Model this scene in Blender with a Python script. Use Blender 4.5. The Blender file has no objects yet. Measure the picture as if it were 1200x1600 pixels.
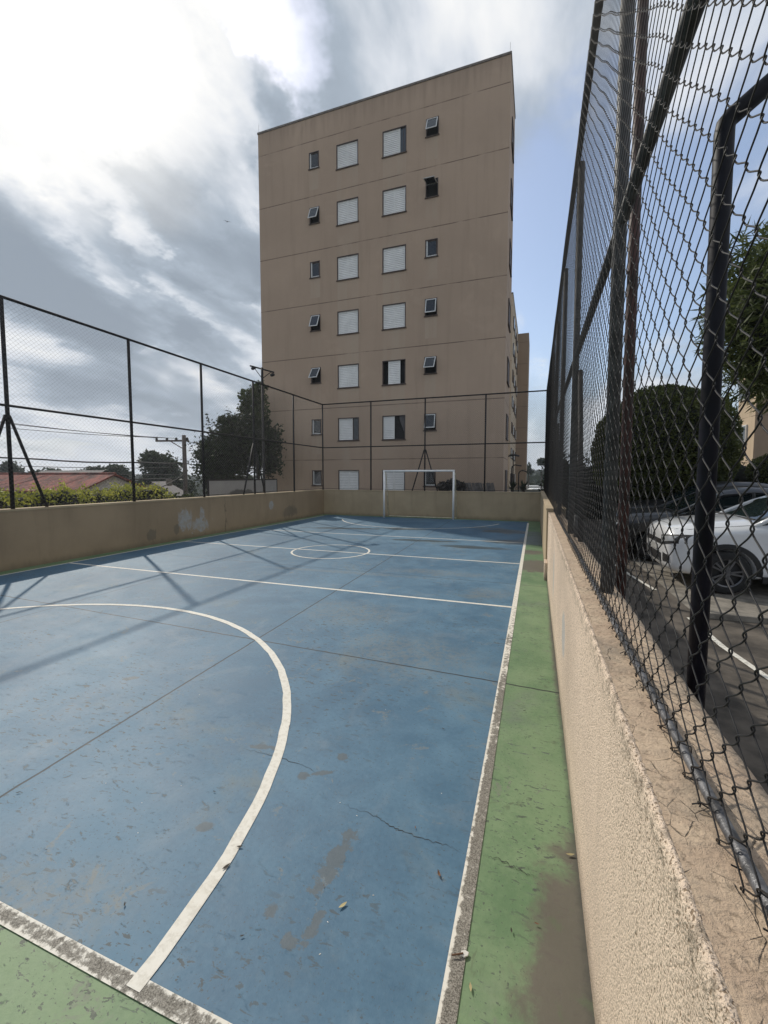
import bpy, bmesh, math, random
import numpy as np
from mathutils import Vector, Matrix
from mathutils.bvhtree import BVHTree

random.seed(7); RNG = np.random.default_rng(7)
SC = bpy.context.scene
COL = SC.collection
PI = math.pi

# ------------------------------------------------------------------ camera
cam = bpy.data.objects.new('camera', bpy.data.cameras.new('camera')); COL.objects.link(cam)
cd = cam.data
cd.sensor_fit = 'HORIZONTAL'; cd.sensor_width = 36.0; cd.lens = 662.4/1200*36
cd.shift_y = -11.85/1200; cd.clip_start = 0.02; cd.clip_end = 3000
PITCH, YAW, ROLL = 0.0664, 0.3431, 0.0008
f_ = Vector((-math.sin(YAW)*math.cos(PITCH), math.cos(YAW)*math.cos(PITCH), -math.sin(PITCH)))
r_ = Vector((math.cos(YAW), math.sin(YAW), 0)); u_ = r_.cross(f_)
rr_ = r_*math.cos(ROLL)+u_*math.sin(ROLL); uu_ = rr_.cross(f_)
m = Matrix((rr_, uu_, -f_)).transposed().to_4x4(); m.translation = (0, 0, 1.75)
cam.matrix_world = m
SC.camera = cam

# ------------------------------------------------------------------ exposure
SC.view_settings.view_transform = 'Standard'; SC.view_settings.look = 'None'
SC.view_settings.exposure = 0.05; SC.view_settings.gamma = 1.0
try: SC.view_settings.use_curve_mapping = False
except Exception: pass
SC.cycles.max_bounces = 6; SC.cycles.diffuse_bounces = 3; SC.cycles.transparent_max_bounces = 12

# ------------------------------------------------------------------ node helpers
def nd(nt, t, ins=None, **props):
    n = nt.nodes.new(t)
    for k, v in props.items(): setattr(n, k, v)
    for k, v in (ins or {}).items():
        s = n.inputs[k]
        if isinstance(v, bpy.types.NodeSocket): nt.links.new(v, s)
        else: s.default_value = v
    return n
def mth(nt, op, a, b=0.0, c=None, clamp=False):
    n = nd(nt, 'ShaderNodeMath', {0: a, 1: b}, operation=op, use_clamp=clamp)
    if c is not None:
        if isinstance(c, bpy.types.NodeSocket): nt.links.new(c, n.inputs[2])
        else: n.inputs[2].default_value = c
    return n.outputs[0]
def rng(nt, v, a, b, lo=0.0, hi=1.0):
    n = nd(nt, 'ShaderNodeMapRange', {0: v, 1: a, 2: b, 3: lo, 4: hi}, interpolation_type='SMOOTHSTEP')
    return n.outputs[0]
def c4(c): return (c[0], c[1], c[2], 1.0)
def mix(nt, fac, a, b, blend='MIX'):
    n = nd(nt, 'ShaderNodeMix', {0: fac}, data_type='RGBA', blend_type=blend)
    for i, v in ((6, a), (7, b)):
        if isinstance(v, bpy.types.NodeSocket): nt.links.new(v, n.inputs[i])
        else: n.inputs[i].default_value = c4(v)
    return n.outputs[2]
def noise(nt, vec, scale, detail=4.0, rough=0.55, dist=0.0):
    n = nd(nt, 'ShaderNodeTexNoise', {'Scale': scale, 'Detail': detail, 'Roughness': rough, 'Distortion': dist})
    if vec is not None: nt.links.new(vec, n.inputs['Vector'])
    return n.outputs['Fac']
def mapping(nt, vec, scale=(1, 1, 1), rot=(0, 0, 0), loc=(0, 0, 0)):
    return nd(nt, 'ShaderNodeMapping', {'Vector': vec, 'Scale': scale, 'Rotation': rot, 'Location': loc}).outputs[0]
def vdot(nt, a, b):
    n = nd(nt, 'ShaderNodeVectorMath', {0: a, 1: b}, operation='DOT_PRODUCT'); return n.outputs['Value']

# ------------------------------------------------------------------ sun and sky
SUND = Vector((-0.984, 0.646, 1.0)).normalized()
sun = bpy.data.objects.new('sun', bpy.data.lights.new('sun', 'SUN')); COL.objects.link(sun)
sun.data.energy = 3.3; sun.data.angle = math.radians(1.1); sun.data.color = (1.0, 0.94, 0.84)
sun.rotation_euler = SUND.to_track_quat('Z', 'Y').to_euler(); sun.location = (-20, 14, 30)

world = bpy.data.worlds.new('World'); SC.world = world; world.use_nodes = True
wt = world.node_tree; wt.nodes.clear()
sky = nd(wt, 'ShaderNodeTexSky', sky_type='NISHITA')
sky.sun_disc = False; sky.sun_elevation = math.asin(SUND.z)
sky.sun_rotation = math.atan2(SUND.x, SUND.y)
sky.air_density = 1.0; sky.dust_density = 1.5; sky.ozone_density = 1.5
D = nd(wt, 'ShaderNodeTexCoord').outputs['Generated']
sp = nd(wt, 'ShaderNodeSeparateXYZ', {0: D})
zc = mth(wt, 'MAXIMUM', sp.outputs[2], 0.0)
den = mth(wt, 'ADD', zc, 0.26)
px = mth(wt, 'DIVIDE', sp.outputs[0], den); py = mth(wt, 'DIVIDE', sp.outputs[1], den)
P2 = nd(wt, 'ShaderNodeCombineXYZ', {0: px, 1: py, 2: 0.37}).outputs[0]
wn = nd(wt, 'ShaderNodeTexNoise', {'Vector': P2, 'Scale': 2.6, 'Detail': 6.0, 'Roughness': 0.62})
wv_ = nd(wt, 'ShaderNodeVectorMath', {0: wn.outputs['Color'], 1: (0.5, 0.5, 0.5)}, operation='SUBTRACT').outputs[0]
wv_ = nd(wt, 'ShaderNodeVectorMath', {0: wv_, 'Scale': 0.42}, operation='SCALE').outputs[0]
Dw = nd(wt, 'ShaderNodeVectorMath', {0: D, 1: wv_}, operation='ADD').outputs[0]
Dw = nd(wt, 'ShaderNodeVectorMath', {0: Dw}, operation='NORMALIZE').outputs[0]
def near(d, w0, w1):   # soft patch around one direction of the sky, edges broken up by the cloud noise
    d = Vector(d).normalized(); return rng(wt, vdot(wt, Dw, tuple(d)), math.cos(math.radians(w1)), math.cos(math.radians(w0)))
Pw = mapping(wt, P2, scale=(1.7, 0.8, 1.0), rot=(0, 0, math.radians(-8)))
wob = noise(wt, P2, 2.2, 4, 0.55)
n1 = noise(wt, Pw, 1.1, 6, 0.48, 0.3)
n2 = noise(wt, mapping(wt, P2, rot=(0, 0, math.radians(-14)), scale=(1.9, 0.85, 1), loc=(3.1, 1.7, 0)), 2.0, 7, 0.50, 0.25)
def add(*a):
    r = a[0]
    for b in a[1:]: r = mth(wt, 'ADD', r, b)
    return r
def sc(a, k): return mth(wt, 'MULTIPLY', a, k)
sunprox = vdot(wt, D, tuple(SUND))
glow = mth(wt, 'POWER', rng(wt, mth(wt, 'ADD', sc(sunprox, 0.6), sc(vdot(wt, Dw, tuple(SUND)), 0.4)), 0.945, 1.0), 1.5)
wide = rng(wt, sunprox, 0.6, 1.0)
# grey undersides of the thick clouds (directions in the world)
dark = add(near((-.605,.575,.55), 1, 9), near((-.575,.635,.515), 1, 10), near((-.535,.705,.465), 1, 9), near((-.49,.755,.435), 1, 9), near((-.55,.72,.42), 1, 8), near((-.45,.72,.53), 0, 6),
           near((-.80,.46,.40), 1, 8), near((-.78,.50,.37), 1, 8), near((-.755,.56,.34), 1, 7), near((-.735,.61,.29), 1, 7), near((-.77,.59,.25), 1, 9), near((-.67,.71,.20), 1, 9))
bright = add(near((-.70,.42,.58), 1, 9), near((-.65,.43,.625), 1, 8), near((-.57,.53,.625), 1, 7), near((-.53,.61,.59), 1, 7), near((-.48,.66,.575), 0, 7), near((-.735,.50,.455), 1, 7), near((-.71,.56,.42), 1, 7), near((-.68,.63,.375), 1, 7), near((-.64,.685,.345), 1, 7), near((-.60,.745,.30), 1, 8))
gap = add(near((-.475,.595,.648), 1, 8), near((-.42,.62,.665), 1, 8), near((-.37,.64,.675), 1, 6), near((0.01,.905,.426), 0, 17), near((.12,.90,.44), 0, 18), near((.30,.84,.47), 0, 20), near((-.01,.95,.30), 0, 10))
cover = add(n1, sc(gap, -0.20), sc(dark, 0.2), sc(bright, 0.2), sc(wide, 0.22), sc(n2, 1.0), -0.34)
cov = rng(wt, cover, 0.34, 0.80)
# thin veil near the horizon
veil = rng(wt, zc, 0.30, 0.02)
cov = mth(wt, 'MAXIMUM', cov, sc(veil, 0.92))
hk = rng(wt, zc, 0.0, 0.32, 0.30, 1.0)
dev = mth(wt, 'MULTIPLY', add(sc(n2, 2.5), sc(n1, 1.4), -1.95), hk)
darkc = mth(wt, 'MINIMUM', dark, 1.5)
lum = add(dev, 0.48, sc(darkc, -0.22), sc(mth(wt, 'MINIMUM', bright, 1.4), 0.16), sc(glow, 0.35), sc(wide, 0.0), sc(veil, 0.20))
lumr = rng(wt, lum, 0.0, 1.2)
ramp = nd(wt, 'ShaderNodeValToRGB', {0: lumr})
cr = ramp.color_ramp
cr.elements[0].position = 0.0; cr.elements[0].color = (2.8, 3.3, 3.95, 1)
cr.elements[1].position = 1.0; cr.elements[1].color = (9.6, 9.6, 9.5, 1)
e = cr.elements.new(0.35); e.color = (3.95, 4.6, 5.4, 1)
e = cr.elements.new(0.65); e.color = (6.9, 7.3, 7.9, 1)
cloud = mix(wt, glow, ramp.outputs[0], (12.0, 11.6, 10.9), 'MIX')
cloud = mix(wt, 0.65, ramp.outputs[0], cloud)
skyc = mix(wt, 0.12, mix(wt, 1.0, sky.outputs[0], (1.62, 1.62, 1.62), 'MULTIPLY'), (8.0, 8.3, 8.8))
final = mix(wt, cov, skyc, cloud)
bg = nd(wt, 'ShaderNodeBackground', {0: final, 1: 0.10})
wo = nd(wt, 'ShaderNodeOutputWorld'); wt.links.new(bg.outputs[0], wo.inputs[0])

# ------------------------------------------------------------------ object helpers
def tag(o, label=None, cat=None, group=None, kind=None):
    if label: o['label'] = label
    if cat: o['category'] = cat
    if group: o['group'] = group
    if kind: o['kind'] = kind
    return o
def empty(name, loc=(0, 0, 0), rz=0.0, label=None, cat=None, group=None):
    o = bpy.data.objects.new(name, None); COL.objects.link(o)
    o.location = loc; o.rotation_euler = (0, 0, rz); o.empty_display_size = 0.1
    return tag(o, label, cat, group)
def link_mesh(name, me, mat=None, parent=None, smooth=False):
    o = bpy.data.objects.new(name, me); COL.objects.link(o)
    if mat: me.materials.append(mat)
    if smooth: me.polygons.foreach_set('use_smooth', [True]*len(me.polygons))
    if parent: o.parent = parent
    return o
class MB:
    def __init__(s): s.v = []; s.f = []
    def quad(s, *p):
        n = len(s.v); s.v += [tuple(x) for x in p]; s.f.append(tuple(range(n, n+len(p))))
    def box(s, x0, x1, y0, y1, z0, z1):
        n = len(s.v)
        s.v += [(x0,y0,z0),(x1,y0,z0),(x1,y1,z0),(x0,y1,z0),(x0,y0,z1),(x1,y0,z1),(x1,y1,z1),(x0,y1,z1)]
        for q in ((0,3,2,1),(4,5,6,7),(0,1,5,4),(1,2,6,5),(2,3,7,6),(3,0,4,7)): s.f.append(tuple(n+i for i in q))
    def obox(s, c, ax, ay, az):
        c, ax, ay, az = map(Vector, (c, ax, ay, az)); n = len(s.v)
        for k in (-1, 1):
            for (i, j) in ((-1,-1),(1,-1),(1,1),(-1,1)): s.v.append(tuple(c+ax*i+ay*j+az*k))
        for q in ((0,3,2,1),(4,5,6,7),(0,1,5,4),(1,2,6,5),(2,3,7,6),(3,0,4,7)): s.f.append(tuple(n+i for i in q))
    def tube(s, pts, r, n=10, cap=True):
        pts = [Vector(p) for p in pts]; base = len(s.v)
        rs = r if isinstance(r, (list, tuple)) else [r]*len(pts)
        up = None
        for i, p in enumerate(pts):
            t = (pts[min(i+1, len(pts)-1)]-pts[max(i-1, 0)]).normalized()
            if up is None:
                up = Vector((0, 0, 1)) if abs(t.z) < 0.9 else Vector((1, 0, 0))
            a = t.cross(up).normalized(); b = a.cross(t).normalized(); up = b
            for k in range(n):
                w = 2*PI*k/n; s.v.append(tuple(p+(a*math.cos(w)+b*math.sin(w))*rs[i]))
        for i in range(len(pts)-1):
            for k in range(n):
                s.f.append((base+i*n+k, base+i*n+(k+1) % n, base+(i+1)*n+(k+1) % n, base+(i+1)*n+k))
        if cap:
            s.f.append(tuple(base+k for k in range(n))[::-1]); s.f.append(tuple(base+(len(pts)-1)*n+k for k in range(n)))
    def lathe(s, prof, n=24, c=(0,0,0), axis='z'):
        base = len(s.v)
        for (r, h) in prof:
            for k in range(n):
                w = 2*PI*k/n; a, b = r*math.cos(w), r*math.sin(w)
                p = (a, b, h) if axis == 'z' else (a, h, b)
                s.v.append((c[0]+p[0], c[1]+p[1], c[2]+p[2]))
        for i in range(len(prof)-1):
            for k in range(n): s.f.append((base+i*n+k, base+i*n+(k+1) % n, base+(i+1)*n+(k+1) % n, base+(i+1)*n+k))
    def build(s, name, mat=None, parent=None, smooth=False, fix=True, bevel=0.0):
        me = bpy.data.meshes.new(name); me.from_pydata(s.v, [], s.f)
        if fix or bevel:
            bm = bmesh.new(); bm.from_mesh(me)
            if bevel: bmesh.ops.bevel(bm, geom=bm.edges[:], offset=bevel, segments=2, affect='EDGES', profile=0.5)
            bmesh.ops.recalc_face_normals(bm, faces=bm.faces[:]); bm.to_mesh(me); bm.free()
        me.update()
        o = link_mesh(name, me, mat, parent, smooth)
        return o
def copy_tree(o, parent=None):
    c = o.copy(); COL.objects.link(c)
    if parent: c.parent = parent
    for ch in [x for x in o.children]: copy_tree(ch, c)
    return c

# ------------------------------------------------------------------ materials
MATS = {}
def newmat(name):
    mt = bpy.data.materials.new(name); mt.use_nodes = True
    nt = mt.node_tree; nt.nodes.clear()
    b = nd(nt, 'ShaderNodeBsdfPrincipled'); o = nd(nt, 'ShaderNodeOutputMaterial'); nt.links.new(b.outputs[0], o.inputs[0])
    MATS[name] = mt; return mt, nt, b
def setin(nt, b, k, v):
    if isinstance(v, bpy.types.NodeSocket): nt.links.new(v, b.inputs[k])
    else: b.inputs[k].default_value = v
def wpos(nt):
    return nd(nt, 'ShaderNodeNewGeometry').outputs['Position']
def opos(nt):
    return nd(nt, 'ShaderNodeTexCoord').outputs['Object']
def bump(nt, b, h, strength=0.3, dist=0.01):
    n = nd(nt, 'ShaderNodeBump', {'Height': h, 'Strength': strength, 'Distance': dist}); nt.links.new(n.outputs[0], b.inputs['Normal'])
def simple(name, col, rough=0.6, metal=0.0, var=0.25, scale=6.0, bmp=0.0, spec=0.5, coat=0.0):
    mt, nt, b = newmat(name); p = wpos(nt)
    n = noise(nt, p, scale, 5, 0.6)
    c = mix(nt, rng(nt, n, 0.3, 0.7), tuple(x*(1-var) for x in col), tuple(min(1, x*(1+var)) for x in col))
    setin(nt, b, 'Base Color', c); setin(nt, b, 'Roughness', rough); setin(nt, b, 'Metallic', metal)
    b.inputs['Specular IOR Level'].default_value = spec
    if coat: b.inputs['Coat Weight'].default_value = coat; b.inputs['Coat Roughness'].default_value = 0.05
    if bmp: bump(nt, b, noise(nt, p, scale*8, 4, 0.6), bmp, 0.01)
    return mt
def blobm(nt, xs, ys, wobn, cx, cy, rx, ry, rot=0.0, amt=0.9, soft=0.25):
    dx = mth(nt, 'SUBTRACT', xs, cx); dy = mth(nt, 'SUBTRACT', ys, cy)
    ca, sa = math.cos(rot), math.sin(rot)
    a = mth(nt, 'ADD', mth(nt, 'MULTIPLY', dx, ca/rx), mth(nt, 'MULTIPLY', dy, sa/rx))
    b = mth(nt, 'ADD', mth(nt, 'MULTIPLY', dx, -sa/ry), mth(nt, 'MULTIPLY', dy, ca/ry))
    d = mth(nt, 'SQRT', mth(nt, 'ADD', mth(nt, 'MULTIPLY', a, a), mth(nt, 'MULTIPLY', b, b)))
    d = mth(nt, 'ADD', d, mth(nt, 'MULTIPLY', mth(nt, 'SUBTRACT', wobn, 0.5), amt*2))
    return rng(nt, d, 1.0+soft, 1.0-soft)
def vmax(nt, *a):
    r = a[0]
    for b in a[1:]: r = mth(nt, 'MAXIMUM', r, b)
    return r

def court_paint(name, c_lo, c_hi, worn_col, green):
    mt, nt, b = newmat(name); p = wpos(nt)
    s = nd(nt, 'ShaderNodeSeparateXYZ', {0: p}); X, Y = s.outputs[0], s.outputs[1]
    big = noise(nt, p, 0.55, 5, 0.6, 0.4); med = noise(nt, p, 3.2, 6, 0.62, 0.3); fine = noise(nt, p, 38, 5, 0.65)
    grit = noise(nt, p, 160, 3, 0.6)
    t = mth(nt, 'ADD', mth(nt, 'MULTIPLY', big, 0.9), mth(nt, 'MULTIPLY', med, 0.55))
    t = mth(nt, 'ADD', t, mth(nt, 'MULTIPLY', fine, 0.28))
    col = mix(nt, rng(nt, t, 0.68, 1.05), c_lo, c_hi)
    # pale chalky scuffs, brushed along the length of the court
    sv = mapping(nt, p, scale=(1.2, 1.0, 1), rot=(0, 0, 0.9))
    sc1 = noise(nt, sv, 2.1, 7, 0.68, 0.8)
    col = mix(nt, mth(nt, 'MULTIPLY', rng(nt, sc1, 0.50, 0.76), 0.30), col, (0.20, 0.24, 0.265) if not green else (0.21, 0.25, 0.15))
    # greenish grey algae and dirt
    dr = noise(nt, mapping(nt, p, loc=(7, 3, 0)), 1.05, 7, 0.68, 0.5)
    col = mix(nt, mth(nt, 'MULTIPLY', rng(nt, dr, 0.55, 0.75), 0.55), col, (0.15, 0.165, 0.14))
    # chips down to the concrete
    ch = noise(nt, mapping(nt, p, scale=(0.8, 1.9, 1), rot=(0, 0, 0.2)), 12.5, 8, 0.68, 0.9)
    chip = rng(nt, ch, 0.622, 0.640)
    ch2 = noise(nt, mapping(nt, p, scale=(0.7, 1.7, 1), loc=(2, 5, 0), rot=(0, 0, -0.35)), 21.0, 4, 0.6, 0.4)
    chip2 = rng(nt, ch2, 0.602, 0.625)
    spk = rng(nt, noise(nt, mapping(nt, p, loc=(9, 2, 0)), 70, 3, 0.6), 0.635, 0.67)
    gate = rng(nt, noise(nt, p, 0.8, 3, 0.5), 0.42, 0.60)
    ch3 = noise(nt, mapping(nt, p, loc=(4, 1, 0)), 3.0, 8, 0.72, 0.9)
    chip3 = mth(nt, 'MULTIPLY', rng(nt, ch3, 0.60, 0.65), rng(nt, fine, 0.38, 0.55))
    col = mix(nt, mth(nt, 'MULTIPLY', mth(nt, 'MULTIPLY', chip, rng(nt, big, 0.42, 0.58)), 0.8), col, (0.075, 0.085, 0.082))
    col = mix(nt, mth(nt, 'MULTIPLY', mth(nt, 'MULTIPLY', chip2, gate), 0.8), col, (0.045, 0.05, 0.045))
    col = mix(nt, mth(nt, 'MULTIPLY', chip3, 0.7), col, worn_col)
    col = mix(nt, mth(nt, 'MULTIPLY', spk, 0.7), col, (0.05, 0.055, 0.05))
    w1 = noise(nt, p, 17, 7, 0.72, 0.4); w2 = noise(nt, p, 2.2, 8, 0.72, 0.3)
    if not green:
        pk = vmax(nt, *[blobm(nt, X, Y, w1, *a) for a in (
            (-0.825, 1.64, 0.040, 0.17, -0.12, 2.3, 0.12), (-0.775, 1.35, 0.022, 0.075, -0.15, 1.8, 0.12), (-0.83, 1.28, 0.032, 0.028, 0, 1.9, 0.12),
            (-1.15, 2.13, 0.06, 0.02, 0.6, 1.9, 0.25), (-1.24, 2.07, 0.03, 0.03, 0, 1.9, 0.25), (-1.10, 2.30, 0.03, 0.03, 0, 1.9, 0.25), (-1.62, 2.22, 0.10, 0.02, 0.2, 1.9, 0.25),
            (-0.97, 1.35, 0.03, 0.03, 0, 2.0, 0.25), (-1.52, 1.59, 0.04, 0.03, 0.4, 0.7, 0.2), (-3.27, 2.62, 0.07, 0.03, 0.6, 1.6, 0.2))])
        col = mix(nt, mth(nt, 'MULTIPLY', pk, 0.92), col, mix(nt, fine, (0.058, 0.080, 0.095), (0.092, 0.118, 0.134)))
        tan = vmax(nt, *[blobm(nt, X, Y, w2, *a) for a in ((-1.57, 7.5, 0.7, 0.22, 0, 1.2, 0.5), (-0.62, 6.4, 0.30, 0.30, 0, 1.0, 0.5),
            (-3.3, 6.95, 1.6, 0.09, 0.05, 1.1, 0.5), (-1.15, 3.9, 0.7, 0.5, 0, 1.3, 0.6), (-1.95, 1.0, 0.40, 0.20, 0.3, 1.0, 0.7), (-2.2, 4.9, 0.6, 0.4, 0, 1.4, 0.6))])
        col = mix(nt, mth(nt, 'MULTIPLY', mth(nt, 'MULTIPLY', tan, rng(nt, w1, 0.35, 0.6)), 0.42), col, (0.18, 0.18, 0.155))
    wet = vmax(nt, *[blobm(nt, X, Y, w2, *a) for a in ((-0.75, 13.9, 0.9, 0.5, 0, 1.2, 0.3), (-0.55, 11.7, 0.7, 0.42, 0, 1.2, 0.3), (-1.45, 10.5, 0.75, 0.22, 0, 1.0, 0.3),
        (-2.85, 11.15, 1.0, 0.16, 0.1, 1.2, 0.3), (-1.6, 14.6, 0.7, 0.12, 0, 1.0, 0.3), (-6.0, 12.9, 1.3, 0.2, 0.2, 1.3, 0.4), (-4.2, 13.4, 0.8, 0.25, 0.1, 1.3, 0.4), (0.1, 12.6, 0.4, 1.2, 0, 1.2, 0.3))])
    col = mix(nt, mth(nt, 'MULTIPLY', wet, 0.72), col, (0.05, 0.058, 0.055))
    if green:
        wv = noise(nt, p, 6.0, 8, 0.7, 0.3)
        mud = vmax(nt, blobm(nt, X, Y, wv, 0.24, 1.15, 0.25, 0.95, 0, 0.55, 0.18), blobm(nt, X, Y, wv, 0.05, 8.75, 0.4, 0.6, 0, 0.6, 0.12),
                   blobm(nt, X, Y, wv, 0.24, 4.6, 0.05, 1.5, 0, 1.0, 0.6), blobm(nt, X, Y, wv, -0.1, 10.3, 0.3, 0.3, 0, 1.0, 0.4))
        col = mix(nt, mth(nt, 'MULTIPLY', mud, 0.93), col, mix(nt, med, (0.080, 0.067, 0.053), (0.135, 0.115, 0.092)))
        edge = rng(nt, mth(nt, 'ADD', X, mth(nt, 'MULTIPLY', w1, 0.06)), 0.215, 0.26)
        col = mix(nt, mth(nt, 'MULTIPLY', edge, 0.75), col, (0.05, 0.05, 0.04))
        blotch = rng(nt, noise(nt, mapping(nt, p, loc=(1, 8, 0)), 6.0, 7, 0.7, 0.6), 0.58, 0.68)
        col = mix(nt, mth(nt, 'MULTIPLY', blotch, 0.6), col, (0.09, 0.115, 0.06))
    # saw cut joints in the slab, filled with dirt
    jw = mth(nt, 'MULTIPLY', mth(nt, 'SUBTRACT', noise(nt, p, 6, 3, 0.5), 0.5), 0.02)
    jm = None
    for (axis, c0, slope, hw) in ((0, -2.78, -0.028, 0.0055), (0, -6.0, -0.02, 0.004), (1, 3.655, -0.035, 0.006), (1, 7.12, -0.01, 0.004), (1, 10.4, 0, 0.004), (1, 13.8, 0, 0.004)):
        a, o = (X, Y) if axis == 0 else (Y, X)
        if axis == 0: ln = mth(nt, 'ADD', c0, mth(nt, 'MULTIPLY', mth(nt, 'SUBTRACT', Y, 3.7), slope))
        else: ln = mth(nt, 'ADD', c0, mth(nt, 'MULTIPLY', mth(nt, 'ADD', X, 1.0), slope))
        d = mth(nt, 'ABSOLUTE', mth(nt, 'ADD', mth(nt, 'SUBTRACT', a, ln), jw))
        j = rng(nt, d, hw*1.9, hw*1.0)
        jm = j if jm is None else mth(nt, 'MAXIMUM', jm, j)
    col = mix(nt, mth(nt, 'MULTIPLY', jm, 0.95), col, (0.014, 0.015, 0.016))
    setin(nt, b, 'Base Color', col)
    setin(nt, b, 'Roughness', mth(nt, 'SUBTRACT', mth(nt, 'ADD', 0.52, mth(nt, 'MULTIPLY', med, 0.25)), mth(nt, 'MULTIPLY', wet, 0.25)))
    b.inputs['Specular IOR Level'].default_value = 0.5
    h = mth(nt, 'ADD', mth(nt, 'MULTIPLY', grit, 0.25), mth(nt, 'MULTIPLY', fine, 0.5))
    h = mth(nt, 'SUBTRACT', h, mth(nt, 'MULTIPLY', vmax(nt, chip, jm), 0.9))
    bump(nt, b, h, 0.35, 0.006)
    return mt
M_BLUE = court_paint('court_blue_paint', (0.040, 0.108, 0.176), (0.084, 0.172, 0.248), (0.15, 0.165, 0.16), False)
M_GREEN = court_paint('court_green_paint', (0.090, 0.165, 0.074), (0.172, 0.250, 0.128), (0.16, 0.17, 0.13), True)

def line_paint(name, wear, side=None):
    mt, nt, b = newmat(name); p = wpos(nt)
    s = nd(nt, 'ShaderNodeSeparateXYZ', {0: p})
    n = noise(nt, p, 26, 7, 0.7, 0.3); n2_ = noise(nt, p, 2.0, 4, 0.6); fine = noise(nt, p, 190, 3, 0.7)
    w = mth(nt, 'ADD', mth(nt, 'MULTIPLY', n, 0.75), mth(nt, 'MULTIPLY', fine, 0.25))
    w = mth(nt, 'ADD', w, mth(nt, 'MULTIPLY', mth(nt, 'SUBTRACT', n2_, 0.5), 0.35))
    if side == 'x':   # the right sideline: worn to gravel on its outer half, close to the near end
        g = rng(nt, s.outputs[0], -0.257, -0.240)
        g2 = rng(nt, s.outputs[1], 7.5, 1.6)
        w = mth(nt, 'ADD', w, mth(nt, 'MULTIPLY', mth(nt, 'MULTIPLY', g, g2), 0.20))
        w = mth(nt, 'ADD', w, mth(nt, 'MULTIPLY', g2, 0.03))
    if side == 'y':
        g = rng(nt, mth(nt, 'ABSOLUTE', mth(nt, 'SUBTRACT', s.outputs[1], 0.980)), 0.028, 0.012); w = mth(nt, 'ADD', w, mth(nt, 'MULTIPLY', g, 0.13))
    k = rng(nt, w, wear, wear+0.10)
    col = mix(nt, n2_, (0.66, 0.62, 0.53), (0.74, 0.72, 0.66))
    col = mix(nt, mth(nt, 'MULTIPLY', rng(nt, n, 0.45, 0.62), 0.35), col, (0.40, 0.36, 0.28))
    grav = mix(nt, rng(nt, fine, 0.35, 0.65), (0.075, 0.068, 0.055), (0.30, 0.28, 0.24))
    col = mix(nt, k, col, grav)
    setin(nt, b, 'Base Color', col); setin(nt, b, 'Roughness', 0.7); b.inputs['Specular IOR Level'].default_value = 0.3
    bump(nt, b, mth(nt, 'SUBTRACT', mth(nt, 'MULTIPLY', fine, 0.6), k), 0.4, 0.004)
    return mt
M_LINE = line_paint('white_line_paint', 0.66); M_LINE_X = line_paint('worn_sideline_paint', 0.56, 'x'); M_LINE_Y = line_paint('worn_baseline_paint', 0.525, 'y')

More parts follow.
